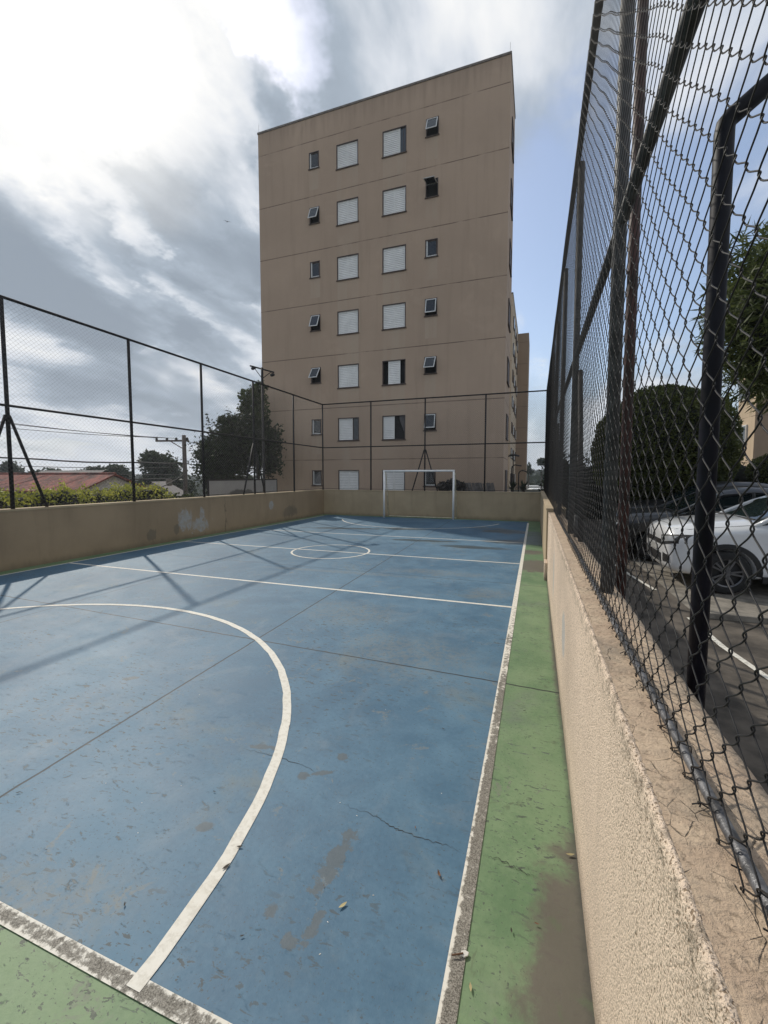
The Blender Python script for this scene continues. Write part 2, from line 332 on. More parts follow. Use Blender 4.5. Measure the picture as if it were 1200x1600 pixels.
def stucco(name, col, dirt=(0.10, 0.085, 0.06), coarse=False, patches=False, cols=None):
    mt, nt, b = newmat(name); p = wpos(nt)
    s = nd(nt, 'ShaderNodeSeparateXYZ', {0: p})
    big = noise(nt, p, 0.7, 5, 0.6); st = noise(nt, mapping(nt, p, scale=(3, 3, 0.35)), 1.6, 5, 0.6)
    c = mix(nt, rng(nt, big, 0.3, 0.7), tuple(x*0.86 for x in col), tuple(x*1.1 for x in col))
    c = mix(nt, mth(nt, 'MULTIPLY', rng(nt, st, 0.5, 0.75), 0.35), c, tuple(x*0.65 for x in col))
    base = rng(nt, mth(nt, 'ADD', s.outputs[2], mth(nt, 'MULTIPLY', st, 0.22)), 0.28, 0.08)
    c = mix(nt, mth(nt, 'MULTIPLY', base, 0.55), c, dirt)
    if coarse:
        g1 = noise(nt, p, 210, 3, 0.6); g2 = noise(nt, p, 105, 4, 0.62, 0.2)
        pit = rng(nt, mth(nt, 'ADD', mth(nt, 'MULTIPLY', g1, 0.55), mth(nt, 'MULTIPLY', g2, 0.45)), 0.475, 0.405)
        c = mix(nt, mth(nt, 'MULTIPLY', pit, 0.85), c, (0.17, 0.115, 0.065))
        hgt = mth(nt, 'ADD', mth(nt, 'MULTIPLY', g1, 0.5), mth(nt, 'MULTIPLY', g2, 0.8))
        # dark weathering just under the top edge and bluish scuffs
        te = mth(nt, 'MULTIPLY', rng(nt, s.outputs[2], 1.02, 1.10), rng(nt, noise(nt, p, 34, 5, 0.7), 0.46, 0.62))
        c = mix(nt, mth(nt, 'MULTIPLY', te, 0.6), c, (0.13, 0.11, 0.08))
        w1 = noise(nt, p, 12, 4, 0.6)
        scf = vmax(nt, blobm(nt, s.outputs[1], s.outputs[2], w1, 3.35, 0.58, 0.16, 0.16, 0.4, 0.5, 0.2), blobm(nt, s.outputs[1], s.outputs[2], w1, 5.2, 0.62, 0.10, 0.28, 0, 0.4, 0.3))
        c = mix(nt, mth(nt, 'MULTIPLY', scf, 0.7), c, (0.40, 0.42, 0.42))
        bump(nt, b, hgt, 0.9, 0.011)
    else:
        g1 = noise(nt, p, 90, 4, 0.6); bump(nt, b, g1, 0.25, 0.008)
    if patches:   # where graffiti was scrubbed off and the paint has peeled
        w1 = noise(nt, mapping(nt, p, scale=(1, 2.4, 0.9)), 2.6, 8, 0.72, 0.7); w3 = noise(nt, p, 9, 6, 0.7)
        Yv, Zv = s.outputs[1], s.outputs[2]
        pk = vmax(nt, blobm(nt, Yv, Zv, w1, 9.2, 0.55, 0.22, 0.30, 0, 1.6, 0.10), blobm(nt, Yv, Zv, w1, 9.75, 0.34, 0.36, 0.20, 0, 1.8, 0.10), blobm(nt, Yv, Zv, w1, 9.85, 0.62, 0.10, 0.22, 0, 1.2, 0.10), blobm(nt, Yv, Zv, w1, 13.32, 0.68, 0.14, 0.16, 0, 0.4, 0.15))
        c = mix(nt, mth(nt, 'MULTIPLY', pk, mth(nt, 'ADD', 0.45, mth(nt, 'MULTIPLY', rng(nt, w3, 0.4, 0.6), 0.45))), c, (0.38, 0.375, 0.36))
        dk = vmax(nt, blobm(nt, Yv, Zv, w1, 8.1, 0.25, 0.14, 0.16, 0, 1.2, 0.15), blobm(nt, Yv, Zv, w1, 14.6, 0.35, 0.5, 0.2, 0, 1.4, 0.3), blobm(nt, Yv, Zv, w1, 8.9, 0.3, 0.1, 0.16, 0, 1.2, 0.15))
        c = mix(nt, mth(nt, 'MULTIPLY', dk, 0.45), c, (0.10, 0.095, 0.08))
        crk = rng(nt, mth(nt, 'ABSOLUTE', mth(nt, 'SUBTRACT', mth(nt, 'ADD', Yv, mth(nt, 'MULTIPLY', w1, 0.5)), 11.1)), 0.02, 0.005)
        c = mix(nt, mth(nt, 'MULTIPLY', crk, 0.6), c, (0.08, 0.07, 0.05))
    setin(nt, b, 'Base Color', c); setin(nt, b, 'Roughness', 0.88); b.inputs['Specular IOR Level'].default_value = 0.25
    return mt
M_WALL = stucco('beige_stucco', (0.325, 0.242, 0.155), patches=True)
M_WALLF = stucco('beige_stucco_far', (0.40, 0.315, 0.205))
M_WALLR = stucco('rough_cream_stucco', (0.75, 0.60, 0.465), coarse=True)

def walltop():
    mt, nt, b = newmat('weathered_wall_top'); p = wpos(nt)
    big = noise(nt, p, 7, 6, 0.66, 0.4); fine = noise(nt, p, 58, 5, 0.70, 0.25); grit = noise(nt, p, 190, 3, 0.6)
    c = mix(nt, rng(nt, big, 0.35, 0.65), (0.42, 0.31, 0.22), (0.53, 0.41, 0.29))
    c = mix(nt, mth(nt, 'MULTIPLY', rng(nt, noise(nt, p, 3.0, 7, 0.7), 0.5, 0.66), 0.7), c, (0.24, 0.20, 0.155))
    c = mix(nt, mth(nt, 'MULTIPLY', rng(nt, fine, 0.46, 0.38), 0.55), c, (0.16, 0.12, 0.08))
    crack = nd(nt, 'ShaderNodeTexVoronoi', {'Vector': mapping(nt, p, scale=(1, 0.7, 1)), 'Scale': 16.0}, feature='DISTANCE_TO_EDGE').outputs['Distance']
    ck = mth(nt, 'MULTIPLY', rng(nt, mth(nt, 'ADD', crack, mth(nt, 'MULTIPLY', fine, 0.06)), 0.05, 0.025), rng(nt, big, 0.45, 0.6))
    c = mix(nt, mth(nt, 'MULTIPLY', ck, 0.6), c, (0.09, 0.07, 0.05))
    setin(nt, b, 'Base Color', c); setin(nt, b, 'Roughness', 0.9)
    bump(nt, b, mth(nt, 'SUBTRACT', mth(nt, 'ADD', mth(nt, 'MULTIPLY', fine, 0.9), mth(nt, 'MULTIPLY', big, 0.7)), ck), 0.8, 0.012)
    return mt
M_TOP = walltop()

def facade_mat(name, col):
    mt, nt, b = newmat(name); p = wpos(nt)
    s = nd(nt, 'ShaderNodeSeparateXYZ', {0: p})
    att = nd(nt, 'ShaderNodeAttribute', attribute_name='wash').outputs['Fac']
    big = noise(nt, p, 0.22, 5, 0.6); st = noise(nt, mapping(nt, p, scale=(2.5, 2.5, 0.16)), 1.2, 5, 0.6); fine = noise(nt, p, 22, 4, 0.6)
    c = mix(nt, rng(nt, big, 0.3, 0.7), tuple(x*0.93 for x in col), tuple(x*1.06 for x in col))
    c = mix(nt, mth(nt, 'MULTIPLY', rng(nt, st, 0.48, 0.72), 0.32), c, tuple(x*0.74 for x in col))
    grime = rng(nt, mth(nt, 'ADD', s.outputs[2], mth(nt, 'MULTIPLY', st, 2.6)), 20.9, 22.4)
    c = mix(nt, mth(nt, 'MULTIPLY', grime, 0.40), c, tuple(x*0.50 for x in col))
    pt = rng(nt, noise(nt, p, 0.5, 6, 0.68, 0.6), 0.55, 0.68); c = mix(nt, mth(nt, 'MULTIPLY', pt, 0.22), c, tuple(min(1, x*1.22) for x in col))
    c = mix(nt, mth(nt, 'MULTIPLY', mth(nt, 'MULTIPLY', mth(nt, 'MULTIPLY', att, rng(nt, st, 0.30, 0.65)), rng(nt, noise(nt, p, 0.35, 3, 0.5), 0.30, 0.58)), 0.62), c, (0.47, 0.375, 0.285))
    # recessed joint at every storey
    zz = mth(nt, 'ADD', s.outputs[2], 0.16+0.0)
    fr = mth(nt, 'ABSOLUTE', mth(nt, 'SUBTRACT', mth(nt, 'FRACT', mth(nt, 'DIVIDE', zz, 2.8)), 0.5))
    j = rng(nt, mth(nt, 'MULTIPLY', mth(nt, 'SUBTRACT', 0.5, fr), 2.8), 0.028, 0.012)
    jn = mth(nt, 'MULTIPLY', j, rng(nt, noise(nt, p, 0.9, 4, 0.6), 0.30, 0.55))
    c = mix(nt, mth(nt, 'MULTIPLY', jn, 0.7), c, (0.075, 0.05, 0.038))
    setin(nt, b, 'Base Color', c); setin(nt, b, 'Roughness', 0.85); b.inputs['Specular IOR Level'].default_value = 0.25
    bump(nt, b, mth(nt, 'SUBTRACT', mth(nt, 'MULTIPLY', fine, 0.3), j), 0.4, 0.015)
    return mt
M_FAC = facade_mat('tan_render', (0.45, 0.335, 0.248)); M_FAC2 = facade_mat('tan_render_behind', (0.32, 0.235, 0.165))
M_CREAM = facade_mat('cream_render', (0.50, 0.40, 0.29))
M_CAP = simple('metal_roof_flashing', (0.16, 0.135, 0.115), 0.7)
M_FRAME = simple('dark_window_frame', (0.065, 0.045, 0.038), 0.6); M_SILL = simple('brown_sill', (0.085, 0.06, 0.048), 0.8)
M_ALU = simple('white_aluminium', (0.62, 0.62, 0.60), 0.4, var=0.08); M_SHUT = simple('white_shutter_slats', (0.80, 0.79, 0.76), 0.5, var=0.06, scale=2)
def glassmat(name, col, rough=0.06):
    mt, nt, b = newmat(name)
    n = noise(nt, wpos(nt), 3.0, 3, 0.5)
    setin(nt, b, 'Base Color', mix(nt, n, tuple(x*0.7 for x in col), col)); setin(nt, b, 'Roughness', rough); b.inputs['Specular IOR Level'].default_value = 0.7
    return mt
M_PANE = glassmat('dark_glass', (0.016, 0.020, 0.024)); M_PANEB = glassmat('blue_glass', (0.06, 0.075, 0.09))
M_ROOM = simple('room_shade_black', (0.006, 0.006, 0.006), 0.9); M_CURTAIN = simple('grey_curtain', (0.12, 0.11, 0.11), 0.9)
M_STEEL = simple('dark_painted_steel', (0.020, 0.018, 0.018), 0.6, 0.0, 0.5, 14, 0.1, spec=0.25); M_GALV = simple('weathered_galvanised_pipe', (0.060, 0.060, 0.060), 0.6, 0.1, 0.55, 10, 0.15)
M_RUST = simple('rust_red_pipe', (0.045, 0.016, 0.012), 0.65, 0.0, 0.5, 8, 0.15); M_WIRE = simple('dark_coated_wire', (0.020, 0.019, 0.019), 0.55, 0.0, 0.4, 20, spec=0.25)
M_WIREG = simple('pale_galvanised_wire', (0.17, 0.16, 0.15), 0.5, 0.2, 0.3, 20)
M_BLACKP = simple('blue_black_pipe', (0.008, 0.008, 0.013), 0.55, 0.0, 0.4, 8, spec=0.2); M_RAILB = simple('worn_bottom_pipe', (0.12, 0.12, 0.125), 0.45, 0.5, 0.65, 24, 0.2)
M_GOAL = simple('white_goal_paint', (0.86, 0.85, 0.82), 0.45, var=0.08, scale=5); M_GOALB = simple('yellowed_goal_bar', (0.74, 0.68, 0.50), 0.6)
M_ASPH = simple('brown_worn_paving', (0.085, 0.071, 0.056), 0.9, 0, 0.6, 2.2, 0.6); M_CONC = simple('pale_concrete', (0.20, 0.18, 0.15), 0.9, 0, 0.35, 5, 0.4)
M_PLINE = line_paint('parking_line_paint', 0.53)
M_SOIL = simple('dry_soil_and_grass', (0.07, 0.065, 0.035), 0.95, 0, 0.5, 0.6, 0.5)
M_BARK = simple('bark', (0.06, 0.045, 0.035), 0.95, 0, 0.4, 9, 0.6); M_WOODP = simple('weathered_concrete_pole', (0.09, 0.075, 0.065), 0.9, 0, 0.3, 5, 0.3)
M_CABLE = simple('black_cable', (0.012, 0.012, 0.012), 0.7); M_PLASTIC = simple('black_plastic', (0.012, 0.012, 0.013), 0.6)
M_CRACK = simple('dirt_filled_crack', (0.035, 0.035, 0.033), 0.95)
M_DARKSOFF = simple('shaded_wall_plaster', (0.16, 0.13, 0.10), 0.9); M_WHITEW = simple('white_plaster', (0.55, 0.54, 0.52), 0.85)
M_TILEG = simple('grey_clay_tile', (0.15, 0.135, 0.125), 0.85, 0, 0.3, 8, 0.3)
def rooftile():
    mt, nt, b = newmat('old_red_roof_tiles'); p = opos(nt)
    n = noise(nt, p, 0.9, 7, 0.7, 0.4); n2_ = noise(nt, p, 5, 5, 0.7)
    c = mix(nt, rng(nt, n, 0.32, 0.64), (0.055, 0.020, 0.016), (0.27, 0.075, 0.052))
    c = mix(nt, mth(nt, 'MULTIPLY', rng(nt, n2_, 0.5, 0.7), 0.45), c, (0.33, 0.21, 0.17))
    wv = nd(nt, 'ShaderNodeTexWave', {'Vector': p, 'Scale': 1.3, 'Distortion': 0.6}, bands_direction='X').outputs['Fac']
    setin(nt, b, 'Base Color', c); setin(nt, b, 'Roughness', 0.9); bump(nt, b, wv, 0.8, 0.06)
    return mt
M_ROOF = rooftile()
def leafmat(name, lo, hi, scale=1.4, rough=0.55, trans=0.25, tip=None):
    mt, nt, b = newmat(name); p = wpos(nt)
    n = noise(nt, p, scale, 4, 0.6); n2_ = noise(nt, p, 21, 2, 0.5)
    t = mth(nt, 'ADD', mth(nt, 'MULTIPLY', n, 0.7), mth(nt, 'MULTIPLY', n2_, 0.6))
    c = mix(nt, rng(nt, t, 0.42, 0.90), lo, hi)
    if tip: c = mix(nt, rng(nt, n2_, 0.62, 0.72), c, tip)
    setin(nt, b, 'Base Color', c); setin(nt, b, 'Roughness', rough); b.inputs['Specular IOR Level'].default_value = 0.18
    tr = nd(nt, 'ShaderNodeBsdfTranslucent', {0: c}); ms = nd(nt, 'ShaderNodeMixShader', {0: trans})
    nt.links.new(b.outputs[0], ms.inputs[1]); nt.links.new(tr.outputs[0], ms.inputs[2])
    out = [x for x in nt.nodes if x.type == 'OUTPUT_MATERIAL'][0]; nt.links.new(ms.outputs[0], out.inputs[0])
    return mt
L_DARK = leafmat('dark_leaves', (0.012, 0.018, 0.009), (0.040, 0.055, 0.022)); L_MID = leafmat('green_leaves', (0.02, 0.032, 0.010), (0.075, 0.10, 0.032))
L_HEDGE = leafmat('yellow_green_hedge_leaves', (0.19, 0.22, 0.04), (0.52, 0.50, 0.11), 2.5, trans=0.4, tip=(0.6, 0.57, 0.25))
L_BALL = leafmat('clipped_tree_leaves', (0.040, 0.052, 0.016), (0.150, 0.165, 0.052), 2.0, trans=0.35); L_LONG = leafmat('long_narrow_leaves', (0.030, 0.043, 0.015), (0.125, 0.150, 0.052), 3.0, trans=0.35)
L_FAR = leafmat('far_tree_leaves', (0.018, 0.028, 0.016), (0.050, 0.068, 0.034), 0.25)
M_CORE = simple('crown_shade_black', (0.010, 0.011, 0.007), 1.0)  # near-black solid core closes each crown, its inner shade put into the colour
def carpaint(name, col, metal=0.0, coat=1.0):
    mt, nt, b = newmat(name)
    n = noise(nt, wpos(nt), 30, 2, 0.5)
    setin(nt, b, 'Base Color', mix(nt, n, tuple(x*0.95 for x in col), col)); setin(nt, b, 'Roughness', 0.35); setin(nt, b, 'Metallic', metal)
    b.inputs['Coat Weight'].default_value = coat; b.inputs['Coat Roughness'].default_value = 0.04
    return mt
C_WHITE = carpaint('white_car_paint', (0.70, 0.71, 0.72)); C_BLACK = carpaint('black_car_paint', (0.008, 0.008, 0.009), coat=0.25); C_GREY = carpaint('dark_grey_car_paint', (0.014, 0.014, 0.016), 0.2, coat=0.25); C_SILVER = carpaint('silver_car_paint', (0.34, 0.35, 0.36), 0.6)
M_TYRE = simple('tyre_rubber', (0.014, 0.014, 0.014), 0.85); M_RIM = simple('alloy_rim', (0.12, 0.12, 0.125), 0.4, 0.7, 0.1)
M_CARGL = glassmat('car_glass', (0.012, 0.02, 0.022), 0.03); M_LAMP = glassmat('headlight_lens', (0.32, 0.33, 0.34), 0.08); M_TAIL = simple('red_tail_lamp', (0.30, 0.03, 0.025), 0.3)
M_PLATE = simple('pale_number_plate', (0.35, 0.35, 0.34), 0.5)

# ------------------------------------------------------------------ ground and court
def terrain():
    xs = list(np.concatenate([np.linspace(-900, -120, 20), np.linspace(-110, -16, 28), np.linspace(-13, 45, 12), np.linspace(60, 900, 22)]))
    ys = list(np.concatenate([np.linspace(-200, -30, 6), np.linspace(-20, 72, 20), np.linspace(80, 260, 30), np.linspace(290, 1200, 22)]))
    def h(x, y):
        z = -0.06
        if x < -10.5: z -= 3.4*min(1, (-10.5-x)/8)
        if y > 66: z -= 5*min(1, (y-66)/40)
        r = math.hypot(x, y)
        if r > 150 and y > 20:
            k = min(1, (r-150)/220)
            z += k*(0.42)*(13+9*math.sin(x*0.011+1)+6*math.sin(x*0.027+y*0.013)+3*math.sin(x*0.06))*(1.0 if x < 60 else 0.7)
        return z
    mb = MB(); nx = len(xs)
    for y in ys:
        for x in xs: mb.v.append((x, y, h(x, y)))
    for j in range(len(ys)-1):
        for i in range(nx-1):
            mb.f.append((j*nx+i, j*nx+i+1, (j+1)*nx+i+1, (j+1)*nx+i))
    tag(mb.build('ground', M_SOIL, smooth=True), kind='structure')
    return h
TH = terrain()
def sheet(name, mat, x0, x1, y0, y1, z):
    mb = MB(); mb.quad((x0,y0,z),(x1,y0,z),(x1,y1,z),(x0,y1,z)); return tag(mb.build(name, mat), kind='structure')
XL, XR, YF, WZ = -9.18, 0.22, 17.455, 1.133
sheet('court_border', M_GREEN, XL-0.05, XR+0.05, -2.5, YF+0.05, -0.0025)
sheet('court_surface', M_BLUE, -8.84, -0.23, 0.98, YF-0.30, 0.0)
Z1 = 0.0015
def strip(name, mat, x0, x1, y0, y1, z=Z1): return sheet(name, mat, x0, x1, y0, y1, z)
strip('sideline', M_LINE_X, -0.262, -0.200, 1.009, 16.75); strip('sideline', M_LINE, -8.86, -8.81, 1.009, 16.75)
strip('baseline', M_LINE_Y, -8.86, -0.200, 0.950, 1.008)
strip('halfway_line', M_LINE, -8.81, -0.264, 8.80, 8.85); strip('court_line', M_LINE, -8.81, -0.264, 5.80, 5.855); strip('court_line', M_LINE, -8.81, -0.264, 11.63, 11.68)
def arc(name, cx, cy, r, w, a0, a1, n=96, z=Z1, full=False, mat=None):
    mb = MB(); wv = 0
    for k in range(n+1):
        a = a0+(a1-a0)*k/n; jit = 0.003*math.sin(k*1.7)+0.002*math.sin(k*3.1)
        mb.v += [(cx+(r-w+jit)*math.cos(a), cy+(r-w+jit)*math.sin(a), z), (cx+(r+jit*0.6)*math.cos(a), cy+(r+jit*0.6)*math.sin(a), z)]
    for k in range(n): mb.f.append((2*k, 2*k+1, 2*k+3, 2*k+2))
    return tag(mb.build(name, mat or M_LINE), kind='structure')
arc('penalty_arc', -4.5, 0.98, 3.275, 0.062, math.radians(-0.2), math.radians(180.2), z=Z1+0.0015)
arc('penalty_arc', -4.38, 16.9, 3.28, 0.05, math.radians(180+22), math.radians(360-15))
arc('centre_circle', -4.47, 8.825, 0.92, 0.045, 0, 2*PI, z=Z1+0.0015)
def crack(pts, w, seed):
    rnd = random.Random(seed); mb = MB(); P = []
    for (a, b) in zip(pts[:-1], pts[1:]):
        for k in range(10):
            t = k/10; P.append((a[0]+(b[0]-a[0])*t+rnd.uniform(-.008,.008), a[1]+(b[1]-a[1])*t+rnd.uniform(-.008,.008)))
    for i, (x, y) in enumerate(P):
        ww = w*rnd.uniform(0.3, 1.0)*math.sin(PI*(i+0.6)/(len(P)+0.2)); mb.v += [(x, y-ww, Z1), (x, y+ww, Z1)]
    for i in range(len(P)-1): mb.f.append((2*i, 2*i+2, 2*i+3, 2*i+1))
    tag(mb.build('crack', M_CRACK), kind='structure')
crack([(-0.98,1.96),(-0.73,1.94),(-0.61,1.90),(-0.49,1.89),(-0.35,1.89),(-0.27,1.88)], 0.0028, 1)
crack([(-0.195,1.90),(-0.1,1.90),(-0.02,1.87),(0.06,1.86)], 0.0028, 2)
crack([(-1.73,2.16),(-1.45,2.17),(-1.14,2.12)], 0.002, 3)

# parking court on the right
sheet('parking_ground', M_ASPH, 0.44, 30, -4, 22, -0.01)
sheet('parking_paving', M_CONC, 1.96, 22, 6.30, 12.0, -0.006)
mb = MB(); mb.box(1.95, 22, 6.22, 6.36, -0.02, 0.06); tag(mb.build('kerb', M_CONC, bevel=0.012), kind='structure')
for pts in ([(1.53, 9.4), (1.62, 8.5), (1.78, 7.5)], [(1.84, 6.15), (1.86, 5.2), (1.98, 4.3), (2.3, 2.5)]):
    mb = MB()
    for (x, y) in pts: mb.v += [(x-0.03, y, -0.002), (x+0.03, y, -0.002)]
    for i in range(len(pts)-1): mb.f.append((2*i, 2*i+1, 2*i+3, 2*i+2))
    tag(mb.build('parking_line', M_PLINE), kind='structure')
strip('parking_line', M_PLINE, 0.95, 2.2, 2.50, 2.58, -0.004)

# ------------------------------------------------------------------ low walls
w = empty('low_wall', (XL-0.12, 8, 0), 0, 'long shaded beige court wall with pale scrubbed patches on its left side', 'wall')
def part_box(name, mat, par, x0, x1, y0, y1, z0, z1, bevel=0.0):
    mb = MB(); L = par.location
    mb.box(x0-L.x, x1-L.x, y0-L.y, y1-L.y, z0-L.z, z1-L.z); return mb.build(name, mat, par, bevel=bevel)
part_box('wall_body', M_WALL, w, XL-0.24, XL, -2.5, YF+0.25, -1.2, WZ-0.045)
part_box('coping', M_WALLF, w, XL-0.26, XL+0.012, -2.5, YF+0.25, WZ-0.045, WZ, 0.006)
w = empty('low_wall', (-4.5, YF+0.12, 0), 0, 'beige court end wall behind the white goal, with a thin coping', 'wall')
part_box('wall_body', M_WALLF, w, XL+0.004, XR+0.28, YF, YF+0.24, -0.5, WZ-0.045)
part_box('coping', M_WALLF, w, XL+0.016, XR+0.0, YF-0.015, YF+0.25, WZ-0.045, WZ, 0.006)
w = empty('low_wall', (0.33, 4, 0), 0, 'sunlit rough cream stucco wall beside the green strip, nearest the camera', 'wall')
def rough_wall():
    # cross section with a rounded bead along the inner top edge, worn and uneven along its length
    ys = np.concatenate([np.arange(-2.5, 0.3, 0.1), np.arange(0.3, 3.2, 0.012), np.arange(3.2, 7.9, 0.05), [7.9]])
    rows = []
    for y in ys:
        rnd = lambda k, a: a*(math.sin(y*k+1.3)+0.6*math.sin(y*k*2.3+0.4)+0.4*math.sin(y*k*5.1))
        j = RNG.normal(0, 1, 8)*0.0012
        rows.append(([(XR, -0.3), (XR+rnd(3, .0006), 0.6), (XR+rnd(7, .0006)+j[0]*.5, 1.10), (XR+0.001+rnd(9, .0005)+j[1]*.6, 1.118), (XR+0.005+j[2]*.6, 1.1275+rnd(11, .0006)), (XR+0.010+rnd(15, .0006)+j[3]*.6, 1.129+rnd(8, .0005)), (XR+0.016+j[4]*.8, 1.1245)],
                     [(XR+0.016+j[4]*.8, 1.1245), (XR+0.05, 1.124+rnd(23, .0015)+j[5]), (XR+0.085, 1.126+rnd(17, .0015)+j[6]), (XR+0.13, 1.126+rnd(13, .0015)+j[7]), (XR+0.19, 1.124+rnd(19, .001)), (0.445+rnd(6, .002), 1.120), (0.450, 1.05), (0.450, -0.3)]))
    for idx, (nm, mt) in enumerate((('wall_body', M_WALLR), ('wall_top', M_TOP))):
        mb = MB(); n = len(rows[0][idx])
        for y, r in zip(ys, rows):
            for (x, z) in r[idx]: mb.v.append((x-w.location.x, y-w.location.y, z))
        for i in range(len(ys)-1):
            for k in range(n-1): mb.f.append((i*n+k, i*n+k+1, (i+1)*n+k+1, (i+1)*n+k))
        o = mb.build(nm, mt, w, smooth=True)
rough_wall()
w = empty('low_wall', (0.3, 12, 0), 0, 'slightly taller smooth beige wall section running on to the far right corner', 'wall')
part_box('wall_body', M_WALLF, w, XR-0.025, 0.50, 7.9, YF-0.004, -0.3, 1.165)
part_box('coping', M_WALLF, w, XR-0.035, 0.51, 7.89, YF-0.004, 1.165, 1.195, 0.005)
mb = MB(); mb.box(XR-0.05, XR+0.0, 7.55, 7.897, -0.01, 0.30); o = mb.build('wall_foot', M_WALLR, w, bevel=0.01); o.location = -w.location

# ------------------------------------------------------------------ chain link fences
def chain(name, par, origin, along, normal, length, height, a=0.044, b=0.0415, r=0.0015, detail=False, sides=3, u0=0.0, bulge=0.0, mat=None):
    """wires are zigzags rising in z; neighbours hook at the knots"""
    along = np.array(along, float); normal = np.array(normal, float); Z = np.array([0, 0, 1.0])
    nw = int(length/a); nh = int(height/b)
    if detail: prof = [(0.0, 1.14, 0.0), (0.07, 1.11, 0.7), (0.17, 0.96, 1.0), (0.32, 0.58, 1.0), (0.5, 0.0, 1.0), (0.68, -0.58, 1.0), (0.83, -0.96, 1.0), (0.93, -1.11, 0.7)]
    else: prof = [(0.0, 1.04, 0.0), (0.14, 0.80, 1.0), (0.86, -0.80, 1.0)]
    U, Zs, Nn = [], [], []
    for k in range(nh):
        s = 1 if k % 2 == 0 else -1
        for (t, e_, d) in prof: U.append(s*e_*a*0.5); Zs.append((k+t)*b); Nn.append(s*d*r*1.15)
    U.append((1 if nh % 2 == 0 else -1)*a*0.5); Zs.append(nh*b); Nn.append(0)
    U = np.array(U); Zs = np.array(Zs); Nn = np.array(Nn); n = len(U)
    V = []; F = []
    ang = np.arange(sides)*2*PI/sides+0.3
    fidx = []
    for i in range(n-1):
        for k in range(sides): fidx.append((i*sides+k, i*sides+(k+1) % sides, (i+1)*sides+(k+1) % sides, (i+1)*sides+k))
    fidx = np.array(fidx)
    for w_ in range(nw):
        sgn = 1 if w_ % 2 == 0 else -1
        cu = u0+(w_+0.5)*a
        jit = 0.004*np.sin(Zs*1.3+w_*0.21)+0.003*np.sin(Zs*4.7+w_*0.5)
        uu = cu+sgn*U+jit; zz = Zs+0.004*np.sin(cu*2.1+Zs*0.9)+0.0025*np.sin(cu*9+Zs*3)
        nn = sgn*Nn+bulge*np.sin(cu*1.9+0.7)*np.sin(Zs*1.4)
        Pn = np.array(origin)+uu[:, None]*along+zz[:, None]*Z+nn[:, None]*normal
        T = np.gradient(Pn, axis=0); T /= np.linalg.norm(T, axis=1)[:, None]
        B = np.cross(T, normal); B /= np.linalg.norm(B, axis=1)[:, None]; N2 = np.cross(B, T)
        ring = Pn[:, None, :]+r*(np.cos(ang)[None, :, None]*B[:, None, :]+np.sin(ang)[None, :, None]*N2[:, None, :])
        F.append(fidx+len(V)*n*sides); V.append(ring.reshape(-1, 3))
    V = np.concatenate(V); F = np.concatenate(F)
    L = np.array(par.location); V = V-L
    me = bpy.data.meshes.new(name)
    me.vertices.add(len(V)); me.vertices.foreach_set('co', V.astype(np.float32).ravel())
    me.loops.add(F.size); me.loops.foreach_set('vertex_index', F.astype(np.int32).ravel())
    me.polygons.add(len(F)); me.polygons.foreach_set('loop_start', np.arange(0, F.size, 4, dtype=np.int32))
    try: me.polygons.foreach_set('loop_total', np.full(len(F), 4, dtype=np.int32))
    except Exception: pass
    me.update(calc_edges=True); me.validate()
    return link_mesh(name, me, mat or M_WIRE, par, smooth=True)
def pipe(name, mat, par, pts, r, n=12):
    mb = MB(); L = par.location; mb.tube([Vector(p)-L for p in pts], r, n); return mb.build(name, mat, par, smooth=True)
FT, FM = 5.005, 3.05
# left fence
XF = XL-0.05
lf = empty('chain_link_fence', (XF, 8, WZ), 0, 'dark chain link fence on posts standing on the left court wall', 'fence')
for y in (0.2, 2.68, 5.13, 7.69, 10.02, 12.43, 15.0): pipe('post', M_STEEL, lf, [(XF, y, WZ-0.02), (XF, y, FT-0.005)], 0.034)
pipe('post', M_STEEL, lf, [(XF, YF+0.03, WZ-0.02), (XF, YF+0.03, FT)], 0.030)
pipe('top_rail', M_STEEL, lf, [(XF, -2, FT), (XF, YF+0.03, FT)], 0.028); pipe('mid_rail', M_STEEL, lf, [(XF, -2, FM), (XF, YF+0.03, FM)], 0.024)
pipe('bottom_wire', M_STEEL, lf, [(XF+0.01, -2, WZ+0.05), (XF+0.01, YF, WZ+0.05)], 0.008, 6)
for y in (5.13, 12.43):
    for s in (-1, 1): pipe('brace', M_STEEL, lf, [(XF-0.01, y+s*0.03, FM-0.18), (XF-0.01, y+s*0.60, WZ-0.01)], 0.027)
chain('wire_mesh', lf, (XF+0.034, -2, WZ+0.02), (0, 1, 0), (1, 0, 0), YF+2, FT-WZ-0.03, r=0.0015, mat=M_WIREG)
# far fence
ff = empty('chain_link_fence', (-4.5, YF+0.03, WZ), 0, 'dark chain link fence on the end wall in front of the tan apartment block', 'fence')
YFF = YF+0.03
for x in (-6.86, -4.42, -1.94): pipe('post', M_STEEL, ff, [(x, YFF, WZ-0.02), (x, YFF, FT-0.005)], 0.032)
pipe('top_rail', M_STEEL, ff, [(XF+0.03, YFF, FT), (0.33, YFF, FT)], 0.027); pipe('mid_rail', M_STEEL, ff, [(XF+0.03, YFF, FM), (0.33, YFF, FM)], 0.024)
for s in (-1, 1): pipe('brace', M_STEEL, ff, [(-4.42+s*0.03, YFF+0.01, FM-0.18), (-4.42+s*0.55, YFF+0.01, WZ-0.01)], 0.026)
pipe('bottom_wire', M_STEEL, ff, [(XF, YFF, WZ+0.05), (0.33, YFF, WZ+0.05)], 0.008, 6)
chain('wire_mesh', ff, (XF+0.02, YFF-0.034, WZ+0.02), (1, 0, 0), (0, -1, 0), 0.33-XF, FT-WZ-0.03, r=0.0018, mat=M_WIREG)
